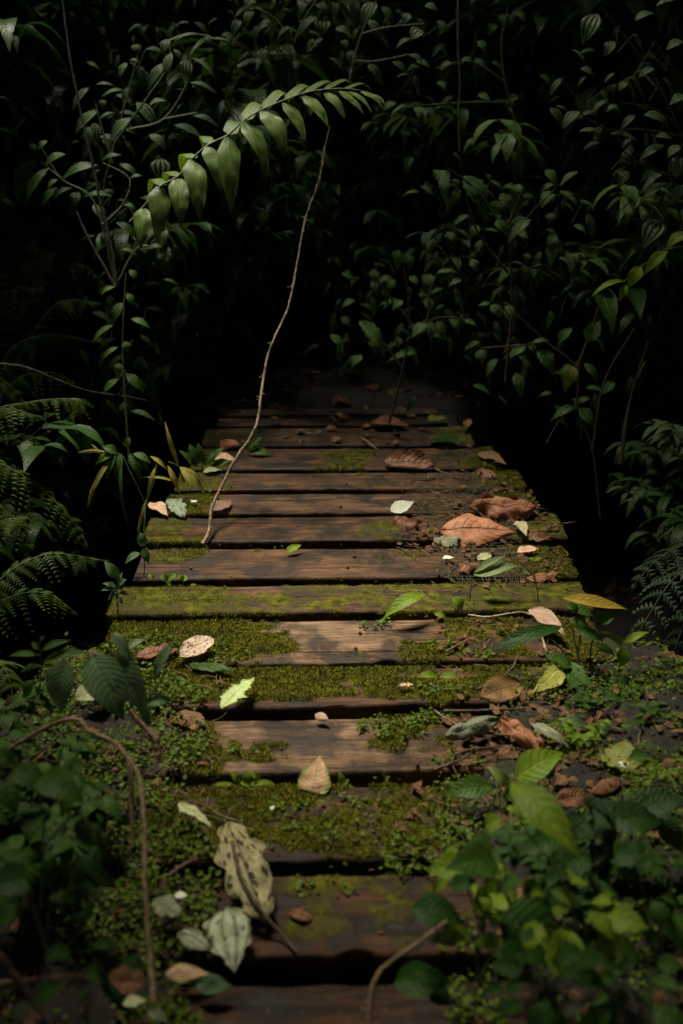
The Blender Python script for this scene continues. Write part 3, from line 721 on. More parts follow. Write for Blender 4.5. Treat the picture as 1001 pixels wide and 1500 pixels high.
plant('striped_leaf_shrub', 'shrub of heart shaped pale striped leaves hanging at the top, above the arching frond', 'shrub', 4.5,
 [(368,17,362,45,15),(396,31,378,42,10),(385,74,399,105,22),(455,6,448,2,8),(466,6,477,22,18),(473,31,471,56,21),(462,25,436,60,12),(403,70,424,78,9),(440,0,452,8,10),(375,2,362,14,12),(425,40,405,62,10),(350,30,340,60,12),(345,120,330,150,12),(320,100,345,110,9)],
 [[(430, 170), (425, 100), (440, 40), (470, -10)], [(425, 90), (400, 70), (385, 72)], [(430, 60), (400, 25), (370, 10)], [(440, 40), (465, 28)]],
 STRIPE, 'heart', jit=.12, each=False)
plant('striped_leaf_shrub', 'shrub with one long striped leaf over a pale stub, top centre', 'shrub', 4.5,
 [(550,3,529,46,20),(491,42,517,55,13),(500,59,511,74,12),(515,74,515,105,14),(527,87,525,102,12),(540,30,560,60,12),(560,10,575,40,12),(618,44,600,60,20),(622,8,642,18,15),(600,20,590,38,12),(640,30,655,52,12),(575,90,595,110,12),(540,95,560,120,12),(600,80,620,95,12)],
 [[(514, 120), (518, 90), (530, 50), (552, 0)], [(530, 50), (570, 40), (620, 35)], [(518, 90), (550, 90), (600, 80)]],
 STRIPE, 'ovate', jit=.15, each=False)
plant('broadleaf_shrub', 'shrub of small toothed leaves high between the hanging vine and the right side', 'shrub', 4.7,
 [(740,20,738,45,17),(755,17,770,35,12),(727,35,715,53,12),(700,60,712,78,12),(690,85,675,95,12),(720,90,735,105,12),(610,90,630,100,12),(640,120,655,135,12),(660,90,645,105,10),(790,110,806,125,12),(700,140,720,150,14),(760,140,740,155,12),(620,160,640,172,12),(580,150,560,165,12)],
 [[(760, 200), (740, 120), (735, 60), (745, 10)], [(740, 120), (690, 90), (640, 100)], [(740, 150), (690, 150), (610, 155)]],
 QUILT, 'ovate', jit=.15, teeth=0, each=False)
plant('striped_leaf_shrub', 'shrub with one bright ribbed leaf reaching in from the upper right edge', 'shrub', 3.9,
 [(850,163,824,190,18),(806,158,823,186,14),(905,154,888,165,10),(943,168,973,181,19),(893,196,938,211,9),(848,193,882,195,8),(998,213,977,233,15),(996,229,990,262,21),(914,222,922,245,14),(973,213,936,236,13),(977,267,936,301,12),(975,251,936,288,9),(955,295,975,320,20),(970,322,941,365,29),(875,20,853,68,25),(900,60,885,85,14),
  (930,30,960,20,14),(960,100,935,115,12),(1005,140,980,155,14),(850,100,870,112,12),(960,200,985,205,12),(1000,270,985,300,14),(920,120,905,135,10),(1000,60,975,75,14),(990,0,960,10,14),(920,250,905,275,14)],
 [[(1030, 420), (1000, 330), (985, 260), (1000, 200), (960, 160), (905, 150)], [(1000, 200), (940, 190), (890, 190), (850, 165)], [(985, 260), (940, 240), (915, 222)], [(1000, 200), (950, 100), (880, 10)]],
 STRIPE, 'lance', smat=STEMD, jit=.12, each=False)
plant('arching_sprig', 'arching sprig of five smooth drooping leaves at the right edge', 'plant', 3.3,
 [(1010,342,975,367,17),(977,367,941,406,15),(939,390,919,424,17),(916,412,865,437,9),(917,417,907,442,10)],
 [[(1060, 380), (1010, 362), (977, 367), (940, 390), (914, 413)]], BRIGHT, 'lance', arch=.2, rad=1.6)
plant('broadleaf_shrub', 'shrub with a large quilted drooping leaf cluster right of centre', 'shrub', 4.0,
 [(646,249,654,281,18),(650,256,655,304,14),(642,248,635,262,9),(680,258,712,323,30),(667,262,666,273,12),(734,284,747,312,17),(726,294,726,318,19),(759,270,757,287,15),(752,273,740,277,7),(773,283,773,297,13),(810,280,793,307,17),(820,280,849,308,12),(799,249,817,276,14),(776,321,744,357,15),(726,323,740,343,15),(807,312,806,328,12),(773,371,770,385,11),
  (690,270,700,300,16),(700,330,690,350,12),(840,330,860,345,10),(815,345,800,362,12),(850,370,862,385,9),(690,380,700,400,12),(655,340,665,360,14),(760,340,775,352,12),(835,375,845,392,10)],
 [[(740, 560), (750, 450), (745, 350), (735, 280)], [(745, 350), (700, 280), (655, 246)], [(745, 350), (790, 300), (815, 276)], [(745, 400), (700, 340), (675, 255)], [(745, 330), (765, 280)]],
 QUILT, 'ovate', smat=STEMD, jit=.12, teeth=1, nl=12, ruffle=.03, each=False)
plant('broadleaf_shrub', 'low shrub of quilted leaves hanging over the dark end of the bridge', 'shrub', 4.4,
 [(582,366,582,396,16),(596,372,600,396,15),(548,394,548,416,12),(618,428,620,442,10),(624,436,631,460,14),(526,470,564,524,21),(546,496,550,520,13),(630,470,632,502,13),(626,474,602,498,17),(640,470,650,500,13),(610,516,566,532,12),(586,494,582,510,10),(582,568,582,580,11),(630,402,624,422,17),(676,410,656,420,9),(640,400,672,400,8),
  (500,400,520,412,13),(545,410,552,436,12),(575,408,572,430,12),(600,405,612,420,12),(500,465,515,480,12),(660,465,672,490,12),(485,490,500,512,14),(530,520,515,540,12),(520,440,500,452,12),(680,470,700,480,10),(590,440,575,455,12)],
 [[(570, 620), (590, 540), (600, 470), (590, 370)], [(590, 540), (560, 500), (528, 470)], [(595, 500), (625, 470), (630, 430), (640, 400)], [(600, 470), (560, 420), (545, 394)], [(600, 480), (650, 465), (690, 470)]],
 QUILT, 'ovate', smat=STEMD, jit=.15, teeth=1, nl=12, ruffle=.03, each=False)
plant('broadleaf_shrub', 'thin shrub with a yellowing spotted leaf, standing right of the dark tunnel', 'shrub', 3.9,
 [(720,446,732,466,13),(740,448,754,470,14),(718,445,700,449,7),(774,502,784,522,13),(770,506,746,526,14),(788,512,810,550,23),(780,502,806,500,8),(704,512,706,534,15),(756,546,764,584,15),(832,532,828,576,17),(856,532,874,562,13),(842,596,806,618,13),(848,598,870,630,17),(842,594,844,604,8),(820,500,840,480,14),(860,500,880,470,20),(900,560,880,580,12)],
 [[(880, 760), (868, 660), (846, 598), (845, 540), (800, 500), (740, 445)], [(845, 540), (860, 500), (880, 440)], [(800, 500), (770, 505), (705, 510)], [(868, 660), (885, 560), (930, 480)], [(910, 680), (925, 580), (950, 500)]],
 QUILT, 'ovate', smat=STEMB, jit=.08, teeth=1, nl=12, each=False)
o = MB(); setleaf(o, (838,536,832,568,19), 3.85, 'ovate'); 
tag(o.build('dead_leaf', YGREEN), 'yellow green speckled leaf caught hanging in the thin shrub, right side', 'leaf')
plant('lance_leaf_herb', 'slender herb with paired narrow leaves climbing left of the thin vine', 'herb', 3.8,
 [(179,443,166,475,14),(166,476,136,503,9),(192,467,221,482,10),(184,500,187,516,12),(173,508,152,526,8),(175,532,172,550,12),(184,547,212,576,13),(174,555,151,578,10),(182,589,182,610,13),(190,602,228,617,9),(169,420,147,433,8),(190,395,200,412,10),(186,430,196,450,10)],
 [[(190, 680), (185, 600), (180, 500), (185, 400)]], GREEN, 'lance', jit=.06, each=False)

# arching compound frond: the broad strap leaflets hang from one rachis
d0 = 3.35
t = thing('arching_frond', 'long arching frond with broad hanging strap leaflets over the left of the bridge', 'frond', tuple(P(196, 340, d0)))
rach = [(190, 326), (212, 302), (234, 274), (262, 258), (282, 233), (306, 212), (334, 198), (357, 177), (385, 160), (416, 147), (446, 136), (476, 131), (505, 130), (535, 134), (562, 146)]
sb = MB(); pts = spline(px(rach, d0), 3); sb.tube(pts, [lerp(.005, .0012, i/len(pts)) for i in range(len(pts))], 6); sb.build('rachis', STEMG, t)
fr = [(212,304,208,350,25),(234,274,233,334,29),(262,260,264,320,29),(280,234,294,302,27),(304,214,322,276,25),(334,200,338,284,30),(356,178,389,252,27),(384,162,417,224,25),(416,150,443,197,20),(444,140,481,182,17),(476,136,507,172,14),(496,133,527,163,11),(512,134,546,162,9),(528,135,560,158,8),(545,138,566,154,6)]
for (bu, bv, tu, tv, w_) in fr:
    mb = MB(); b = P(bu, bv, d0); e = P(tu+(tu-bu)*.1+rng.uniform(-4, 4), tv+(tv-bv)*rng.uniform(.16, .36), d0-.03); L = (e-b).length
    leaf(mb, b, e, w_*rng.uniform(1.18, 1.36)*d0/FPX, CAMDIR + Vector((.35+rng.uniform(-.3, .3), 0, .5)), 'tongue', arch=rng.uniform(.06, .15), fold=.0, nl=14, nw=6, ruffle=.03, curl=rng.uniform(0, .2), twist=rng.uniform(-.35, .35), bow=-.05 if bu > 340 else 0)
    mb.build('leaflet', PALM, t)
for (bu, bv, mu, mv, tu, tv, w_) in [(240,272,226,262,218,282,20),(285,232,270,226,266,250,20),(308,210,300,200,300,225,20),(336,197,345,178,352,200,24),(358,176,378,152,392,168,22),(386,159,412,134,424,150,18),(418,146,446,125,462,136,15),(447,135,478,119,496,128,12),(476,130,505,117,522,127,10),(505,130,530,122,545,132,8),(262,258,246,252,240,272,20)]:
    # far-side leaflets rise, then turn down behind
    mb = MB(); pp = spline([P(bu, bv, d0+.01), P(mu, mv, d0+.07), P(tu, tv, d0+.13)], 6); rows, uvs = [], []
    for i, p in enumerate(pp):
        s = i/(len(pp)-1); tg = (pp[min(i+1, len(pp)-1)]-pp[max(0, i-1)]).normalized(); sd_ = tg.cross(CAMDIR*.5+Vector((.2, 0, 1))).normalized(); hw = w_*.9*d0/FPX*.5*prof('strap', s*.98)
        rows.append([tuple(p+sd_*hw*q) for q in (-1, -.5, 0, .5, 1)]); uvs.append([((q+1)/2, s) for q in (-1, -.5, 0, .5, 1)])
    mb.grid(rows, uvs, rng.random()); mb.build('leaflet', PALM, t)

# ---------------------------------------------------------------- vines, branches, stems
def stick(name, label, cat, pts, r0, r1, mat, group=None, bump=.35, knots=0, seg=7, dens=7):
    pts = spline(pts, dens); n_ = len(pts)-1; mb = MB()
    pts = [p + Vector((nz(p.z*20, i*.5, 1), nz(p.x*20, i*.5, 2), 0))*r0*.5 for i, p in enumerate(pts)]
    rad = [lerp(r0, r1, i/n_)*(1+.35*max(0, nz(i*.9, r0*999))) for i in range(n_+1)]
    mb.tube(pts, rad, seg, bump=bump)
    for _ in range(knots):
        i = rng.randrange(2, n_-1); q = Vector((rng.uniform(-1, 1), rng.uniform(-1, 1), rng.uniform(-.3, .6))).normalized()
        mb.tube([pts[i], pts[i]+q*r0*rng.uniform(1.5, 4)], [rad[i]*.5, rad[i]*.15], 4)
    return tag(mb.build(name, mat), label, cat, group)
BARKL = barkmat('pale lichen bark', (.16, .10, .055), (.55, .46, .32), 120, .75, moss=.10)
VINEB = barkmat('tan vine bark', (.11, .06, .028), (.46, .34, .20), 120, .75, moss=.12)
BARKR = barkmat('tan root bark', (.10, .060, .028), (.26, .17, .085), 120, .7)
bp = G(297, 795, .01); db = depth(bp)
vine_px = [(297,795),(302,778),(318,740),(345,680),(368,625),(385,560),(400,510),(420,450),(437,385),(455,320),(465,265),(470,215),(487,185)]
stick('hanging_vine', 'long thin pale vine leaning up from the planks into the dark', 'vine', [bp+Vector((0,0,-.005))] + [P(u, v, lerp(db, 4.3, ((795-v)/610)**.9)) for u, v in [(u + 5*math.sin(v*.033) + 2.5*math.sin(v*.09+1), v) for u, v in vine_px[1:]]], 
      .0066, .0020, VINEB, knots=26, dens=8)
GV = 'thin stems and vines hanging in the thicket'
stick('slender_cane', 'thin dark stem slanting down past the striped shrub at upper left', 'stem', px([(92, 0), (104, 90), (118, 160), (136, 240), (148, 300), (165, 370), (172, 420)], 3.7), .004, .006, STEMD)
stick('slender_cane', 'dark cane crossing behind the left herb, lower end by the climbing herb', 'stem', px([(112, 310), (130, 350), (155, 395), (168, 420)], 3.8), .004, .007, STEMD)
stick('hanging_vine', 'thin brown vine hanging straight down from the top, right of centre', 'vine', px([(672, -30), (671, 60), (674, 120), (672, 170), (674, 222)], 4.4), .0045, .0040, STEMB, knots=8)
stick('broken_stub', 'short pale pinkish stub of stem above the arching frond', 'stem', px([(516, 100), (513, 112), (511, 122)], 4.4), .005, .004, BARKL)
stick('fallen_branch', 'thin brown dead branch lying across the ferns at the left edge', 'branch', px([(-30, 532), (34, 538), (86, 558), (130, 573), (182, 581), (215, 587)], 3.5, 3.9), .006, .004, STEMD, knots=5)
stick('forked_stem', 'pale thin forked stem rising from the ravine on the far right', 'stem', px([(908, 680), (916, 620), (928, 570), (945, 530)], 4.0), .006, .004, STEMB)
stick('fallen_twig', 'short reddish twig lying at the far end of the planks', 'twig', [G(530, 642, .012), G(540, 648, .02), G(552, 658, .012)], .005, .003, BARKR)
stick('fallen_twig', 'thin twig pointing right beside the dark curled leaf on the far planks', 'twig', [G(634, 684, .012), G(645, 690, .014), G(658, 695, .012)], .004, .002, BARKR)
stick('white_root', 'pale root creeping across the planks between the seedlings, right of centre', 'root', [G(686, 901, .02), G(712, 904, .018), G(740, 900, .02), G(765, 897, .02), G(785, 903, .015)], .0032, .0022, BARKL, bump=.2)
stick('white_root', 'pale root hanging down behind the dark strap leaves on the right', 'root', [G(794, 932, .05), G(800, 952, .04), G(808, 962, .02), G(818, 972, .01)], .003, .002, BARKL)
stick('white_root', 'pale thread of root lying on the plank below the two leaf seedling', 'root', [G(636, 1040, .012), G(650, 1050, .014), G(676, 1064, .012)], .0022, .0016, BARKL)
stick('fallen_twig', 'dark twig on the grey plank left of the strap leaves', 'twig', [G(654, 955, .01), G(670, 945, .015), G(690, 934, .012)], .003, .002, BARKR)
stick('arched_root', 'tan arched root looping over the mossy left bank', 'root', px([(-20, 1120), (48, 1076), (92, 1056), (118, 1056), (132, 1072), (168, 1088), (188, 1118), (193, 1170), (195, 1240)], 1.95, 1.75), .0046, .0036, BARKR, knots=4)
stick('arched_root', 'brown root hanging down the left bank to the bottom of the view', 'root', px([(175, 1095), (198, 1125), (209, 1165), (212, 1230), (213, 1300), (220, 1400), (226, 1470)], 1.8, 1.45), .0036, .0042, BARKR, knots=5)
stick('fallen_twig', 'pale thin twig slanting below the arched root at the left', 'twig', px([(36, 1122), (58, 1102), (82, 1083)], 2.0), .0028, .002, BARKL)
stick('fallen_twig', 'brown twig running level across the bottom left corner', 'twig', px([(-20, 1442), (60, 1434), (120, 1430), (165, 1440)], 1.45), .004, .003, BARKR)
stick('fallen_twig', 'reddish stick slanting out of the bottom left corner', 'twig', px([(-10, 1390), (30, 1440), (80, 1510)], 1.35), .006, .004, STEMB)
stick('dead_bud_stalk', 'brown stalk ending in a fat bud beside the big drooping leaves', 'stalk', px([(190, 1040), (205, 1058), (218, 1072), (228, 1082), (230, 1092), (232, 1104), (231, 1116)], 1.95, 1.93), .0045, .0080, BARKR)
stick('curved_stem', 'curved tan stem rising from the bottom edge, right of centre', 'stem', px([(540, 1520), (543, 1465), (560, 1420), (615, 1380), (655, 1350)], 1.42, 1.5), .0042, .0028, BARKR, knots=3)
stick('fallen_twig', 'forked thin straw above the big rotten leaf', 'twig', [G(268, 1174, .05), G(300, 1180, .03), G(325, 1195, .02), G(352, 1203, .02)], .0022, .0014, BARKR)
stick('fallen_twig', 'mossy crooked twig left of the big rotten leaf', 'twig', [G(245, 1285, .04), G(268, 1268, .04), G(288, 1258, .03)], .004, .003, STEMB)
for (a, b, c_, lab) in [((660, 1108), (690, 1098), (730, 1094), 'brown twig under the pale curled leaf on the right'), ((636, 1128), (668, 1116), (700, 1098), 'yellowish twig along the front edge of the worn plank'), ((700, 1072), (760, 1080), (815, 1100), 'dark twig beneath the crumpled brown leaf'),
        ((650, 1042), (720, 1040), (800, 1036), 'thin green brown twig behind the orange brown leaf'), ((820, 990), (870, 996), (920, 1000), 'brown root along the end of the mossy plank at right'), ((700, 1010), (745, 985), (760, 960), 'fine twig beside the orange brown leaf')]:
    stick('fallen_twig', lab, 'twig', [G(a[0], a[1], .02), G(b[0], b[1], .03), G(c_[0], c_[1], .02)], .0035, .002, STEMB)
rng.seed(77)
# ---------------------------------------------------------------- small plants on and beside the planks
def gd(u, v, z=0.): return depth(G(u, v, z))
GP = 'seedlings growing between the planks'
plant('trailing_seedling', 'seedling whose long pointed leaf bends left over the plank gap', 'seedling', gd(665, 900, .02),
 [(624,870,560,908,19,.04),(664,874,677,894,17),(636,899,654,905,9),(566,903,550,926,5)], [[(672, 902), (668, 892), (648, 882), (624, 870)], [(672, 902), (670, 884), (664, 874)]], BRIGHT, 'lance', rad=1.1, arch=.16)
plant('folded_leaf_plant', 'plant holding one pale folded leaf up on a thin white stalk', 'plant', gd(690, 878, .01),
 [(694,842,760,829,24),(695,838,741,814,10),(766,836,780,842,5)], [[(688, 880), (690, 860), (694, 842)], [(790, 890), (786, 858), (778, 838), (758, 822), (742, 815)]], leafmat('pale veined leaf', (.13, .19, .07), (.20, .27, .12), 'pinnate', vcol=(.35, .42, .25), nv=10, rough=.4), 'ovate', smat=STEMG, rad=1.3, arch=.08, fold=.3)
plant('seedling', 'tiny two leaf sprout beside the netting, right of the folded leaf', 'seedling', gd(786, 860, .01),
 [(784,820,797,818,6),(784,820,774,818,6)], [[(786, 862), (783, 840), (784, 820)]], BRIGHT, 'heart', rad=.9)
plant('seedling', 'seedling with two thin level leaves standing over the moss patch', 'seedling', gd(638, 1042, .01),
 [(641,991,610,992,10),(644,992,676,994,10)], [[(634, 1046), (634, 1020), (642, 992)]], BRIGHT, 'lance', rad=1.0, arch=.2)
plant('leafy_herb', 'leafy herb with dark strap leaves reaching left across the planks, right of centre', 'herb', gd(850, 1000, .0),
 [(824,918,712,953,15,.03,DARKG),(822,921,726,958,13,.02,DARKG),(828,968,858,1026,26,.08),(830,888,870,904,18),(836,906,862,922,20),(872,914,904,900,17),(844,924,884,940,18),(868,944,902,962,14),(800,960,828,975,16),(846,900,832,880,12),(838,975,810,965,16),(860,985,890,1000,16)],
 [[(852, 1005), (846, 960), (838, 920), (826, 900)], [(846, 960), (850, 930), (846, 905)], [(866, 1000), (865, 960), (872, 914)], [(842, 1000), (830, 960), (800, 930)]], GREEN, 'lance', rad=2.0, arch=.12, jit=.03)
plant('three_leaf_sprig', 'sprig with three bright pointed leaves, last on the right of the bridge', 'sprig', gd(905, 1000, .0)-.02,
 [(912,944,878,925,13),(914,942,952,926,11),(912,950,911,977,19)], [[(906, 1000), (908, 970), (912, 946)]], BRIGHT, 'ovate', rad=1.2)
yl = MB(); setleaf(yl, (824,876,920,893,18), gd(850, 1000)-.02, 'lance', arch=.05, fold=.2)
YEL = leafmat('yellow leaf', (.38, .26, .03), (.52, .38, .06), 'pinnate', nv=9, rough=.45, spots=.10, vcol=(.3, .22, .04))
tag(yl.build('yellow_leaf', YEL), 'long yellow speckled leaf pointing right above the leafy herb', 'leaf')
plant('bushy_sprig', 'small bushy sprig with one pale upright leaf at the mossy left plank end', 'sprig', gd(175, 905, 0),
 [(172,846,153,822,15),(170,862,147,866,8),(174,856,186,849,10),(170,860,150,855,8),(174,864,186,854,10),(172,870,158,880,9),(175,868,190,872,9),(172,852,180,838,8),(170,874,180,886,8),(172,866,162,870,8)], [[(173, 900), (172, 870), (172, 846)]], GREYG, 'ovate', rad=1.2)
plant('seedling', 'slim three leaf seedling standing at the left end of the dark planks', 'seedling', gd(211, 845, 0),
 [(211,800,206,779,13),(205,810,183,827,11),(210,804,218,826,11),(212,790,214,740,3)], [[(211, 846), (212, 825), (209, 804)]], GREYG, 'ovate', rad=1.0)
plant('seedling', 'cluster of tiny round leaf sprouts in the gap near the left plank ends', 'seedling', gd(250, 858, 0),
 [(245,850,236,842,9),(246,850,258,841,9),(268,850,262,842,8),(268,850,275,845,10),(225,848,218,842,8),(250,852,246,858,8),(278,858,290,860,6)], [[(246, 862), (246, 850)], [(268, 862), (268, 850)], [(225, 858), (225, 848)]], BRIGHT, 'round', rad=.8)
plant('seedling', 'small sprout with a rounded upright leaf in the gap before the worn plank', 'seedling', gd(365, 1152, -.01),
 [(364,1150,362,1128,12),(366,1150,402,1149,9),(350,1148,340,1130,9),(345,1150,310,1152,6),(372,1152,352,1146,8),(380,1142,370,1130,9)], [[(365, 1158), (364, 1148)], [(350, 1158), (350, 1148)]], BRIGHT, 'round', rad=1.0)
plant('seedling', 'little upright sprout in the gap right of the pink green leaf', 'seedling', gd(502, 1155, -.01),
 [(502,1150,497,1130,11),(502,1150,512,1142,8),(502,1152,520,1154,6),(500,1150,492,1150,6)], [[(502, 1158), (502, 1148)]], BRIGHT, 'ovate', rad=.9)
# grass clump with straps and a palmate leaf, left
dg_ = gd(225, 785, 0)
STRAW = leafmat('dying strap leaf', (.22, .21, .035), (.42, .38, .09), 'parallel', rough=.55, spots=.1)
plant('strap_grass_clump', 'clump of bent olive strap leaves with a dying brown tuft at the left edge', 'grass clump', dg_,
 [(170,663,157,705,13),(170,663,140,682,13),(190,664,206,706,13),(172,664,150,654,13),(200,670,218,690,12),(185,655,190,640,10),(178,664,172,706,12),(195,664,222,680,11),
  (168,668,130,742,7,0,STRAW),(230,680,216,730,5,0,STRAW),(216,728,201,780,4,0,STRAW),(246,682,264,724,7,0,STRAW),(264,684,301,724,15,0,STRAW),(262,682,242,616,6,0,STRAW),(262,684,250,640,5,0,STRAW),(220,668,246,690,6,0,STRAW),(180,670,188,768,5),(165,665,112,664,3,0,STRAW),(205,700,270,712,4,0,STRAW),(150,668,133,650,3,0,STRAW),(162,680,128,745,3,0,STRAW)],
 [[(201, 790), (214, 740), (230, 690), (222, 668)], [(270, 706), (262, 684), (246, 676)], [(214, 740), (190, 690), (172, 664), (110, 664)]], GREEN, 'lance', rad=1.4, each=True, arch=.14)
plant('broadleaf_seedling', 'green rosette at the far left plank ends, next to a brown curled leaf', 'seedling', gd(300, 690, 0),
 [(292,680,277,650,14),(298,680,316,660,14),(300,682,318,668,12),(306,680,330,655,12),(290,684,268,668,10),(296,678,290,648,10),(284,680,262,660,9),(310,684,340,676,12)], [[(298, 690), (296, 678)]], GREEN, 'lance', rad=1.4)
plant('broadleaf_seedling', 'two flat green leaves on the far planks just right of the thin vine', 'seedling', gd(372, 668, 0),
 [(366,662,401,667,13),(364,660,380,650,10),(362,660,385,640,8)], [[(362, 668), (366, 661)]], GREEN, 'ovate', rad=1.0)

# ---------------------------------------------------------------- big plants in front, left and right
plant('drooping_leaf_plant', 'plant with four big grey green hanging leaves in front of the left bank', 'plant', 1.98,
 [(96,966,90,1046,38),(136,960,182,1056,50,.03),(162,958,218,1050,38,.0),(250,944,226,1002,17),(112,988,152,998,16,0,BRIGHT),(164,930,196,974,14),(216,1030,258,1026,15),(216,1034,216,1062,14)],
 [[(225, 1090), (205, 1040), (165, 975), (130, 955), (100, 958)], [(205, 1040), (240, 990), (252, 948)], [(165, 975), (160, 935)]], GREYG, 'ovate', smat=STEMG, rad=2.2, arch=.10, fold=.22, nl=14, nw=6, ruffle=.02)
plant('upright_sprig', 'slim green sprig with thin leaves rising at the left edge before the ferns', 'sprig', 2.0,
 [(60,960,12,962,9),(60,954,106,938,10),(62,978,90,972,14,0,BRIGHT),(60,952,46,940,9),(62,970,134,956,13),(50,996,38,1024,20),(58,940,66,930,5),(60,975,30,985,9)],
 [[(-5, 1110), (30, 1050), (56, 1015), (60, 970), (58, 930)]], GREEN, 'lance', smat=STEMG, rad=1.9)
plant('pale_leaf_sprig', 'sprig with two pale upright leaves on the mossy left plank corner', 'sprig', gd(180, 960, .02),
 [(185,948,166,926,13),(186,950,214,936,12),(186,952,176,962,10)], [[(190, 970), (186, 948)]], leafmat('pale sprig leaf', (.15, .22, .09), (.22, .30, .14), 'pinnate', rough=.5), 'ovate', rad=1.2)
plant('leafy_herb', 'blurred bright green herb in the bottom left, below the arched root', 'herb', 1.5,
 [(2,1130,24,1196,40,.03),(18,1128,70,1150,34),(60,1136,126,1178,42,.04),(62,1188,42,1234,42,.04),(112,1160,90,1200,22),(120,1212,150,1240,30),(100,1130,128,1118,26),(130,1200,112,1232,22),(20,1120,-10,1100,24)],
 [[(60, 1330), (64, 1240), (60, 1170), (20, 1128)], [(64, 1240), (110, 1190), (125, 1200)]], GREEN, 'ovate', smat=STEMG, rad=2.4, arch=.15)
plant('big_leaf_herb', 'herb with a long blurred bright leaf slanting down in the right foreground', 'herb', 1.52,
 [(748,1146,850,1256,44,.10,BRIGHT)], [[(850, 1400), (830, 1300), (760, 1200), (746, 1146)]], BRIGHT, 'lance', rad=1.8, nl=14)
plant('leafy_herb', 'herb with a broad upturned green leaf beside the pale curled leaf', 'herb', gd(760, 1170, .03),
 [(756,1140,826,1102,40,-.02,BRIGHT),(742,1152,713,1122,18,0,leafmat('lime leaf', (.20, .28, .07), (.28, .36, .11), 'pinnate')),(720,1152,648,1166,30),(712,1190,738,1246,36),(738,1170,770,1150,16),(800,1140,816,1120,14),(812,1150,830,1170,12)],
 [[(755, 1260), (745, 1200), (742, 1152), (756, 1140)], [(745, 1200), (715, 1190), (740, 1160)]], GREEN, 'ovate', rad=1.6, nl=12)
plant('nettle_leaf_herb', 'herb with quilted toothed leaves at the right edge of the foreground', 'herb', 1.75,
 [(868,1182,912,1214,40),(905,1180,978,1216,50),(930,1190,1003,1170,40),(862,1200,830,1230,36),(880,1170,868,1195,36),(960,1200,1000,1250,40),(900,1210,870,1250,36)],
 [[(930, 1350), (915, 1260), (900, 1185)], [(915, 1260), (960, 1200)]], leafmat('nettle leaf', (.035, .075, .025), (.06, .12, .04), 'pinnate', vcol=(.12, .19, .08), nv=9, rough=.4, bumps=1.), 'ovate', rad=2.0, teeth=1, nl=16, nw=6)
plant('leafy_herb', 'low herb of grey green leaves behind the flower topped leaf on the right', 'herb', gd(850, 1075, .03),
 [(822,1058,862,1064,18),(878,1062,894,1082,18),(1004,1045,984,1076,32),(1000,1084,976,1090,18),(990,1060,1010,1080,24)], [[(880, 1100), (868, 1070), (840, 1058)], [(1020, 1110), (1004, 1060)]], GREYG, 'ovate', rad=1.4)
plant('leafy_herb', 'blurred dark leaved herb with two lime leaves at the bottom, right of centre', 'herb', 1.52,
 [(604,1330,680,1352,44),(690,1371,626,1380,26,0,BRIGHT),(734,1378,692,1385,22,0,BRIGHT),(578,1440,664,1438,44),(626,1448,662,1472,28),(730,1345,834,1402,80),(660,1300,700,1290,24),(680,1262,726,1276,36)],
 [[(690, 1520), (700, 1440), (694, 1371), (680, 1330)], [(700, 1440), (730, 1380)], [(690, 1520), (650, 1460), (640, 1440)]], DARKG, 'ovate', smat=STEMG, rad=1.8, arch=.15)
for i, (cx, cy, d, n_, lab) in enumerate([(760, 1270, 1.58, 16, 'dense blurred herb under the long slanting leaf'), (850, 1330, 1.50, 18, 'dense blurred herb right of the lime leaves'), (950, 1300, 1.55, 16, 'blurred herb under the quilted leaves at the right edge'), (880, 1250, 1.62, 16, 'blurred herb between the slanting leaf and the quilted leaves'), (800, 1430, 1.38, 16, 'dark blurred herb along the bottom right edge'),
        (930, 1430, 1.36, 16, 'dark blurred herb filling the bottom right corner'), (700, 1270, 1.70, 14, 'small leaved herb spilling onto the dark plank from the right'), (960, 1110, 2.1, 10, 'low herb at the right edge beyond the quilted leaves'), (60, 1290, 1.48, 10, 'dark blurred herb low in the bottom left'), (120, 1400, 1.38, 8, 'very dark blurred herb beside the hanging root')]):
    lv, stv = [], []
    for q in range(n_):
        a = rng.uniform(0, 6.28); rr_ = rng.uniform(.2, 1); bu = cx + 70*rr_*math.cos(a); bv = cy + 60*rr_*math.sin(a)
        a2 = a + rng.uniform(-.8, .8); L = rng.choice((rng.uniform(18, 40), rng.uniform(40, 84)))
        lv.append((bu, bv, bu+L*math.cos(a2), bv+L*.55*math.sin(a2)+L*.35, L*rng.uniform(.34, .66), rng.uniform(-.03, .06)))
        if q % 3 == 0: stv.append([(cx+10, cy+110), (lerp(cx, bu, .5), cy+30), (bu, bv)])
    plant('leafy_herb', lab, 'herb', d, lv, stv, [GREEN, BRIGHT, GREEN, DARKG, DARKG, GREEN, BRIGHT, GREEN, DARKG, DARKG][i], ['ovate', 'lance', 'acum', 'heart', 'lance'][i % 5], smat=STEMG, rad=1.6, jit=.07, each=False, group='blurred herbs in the foreground', teeth=i % 2)

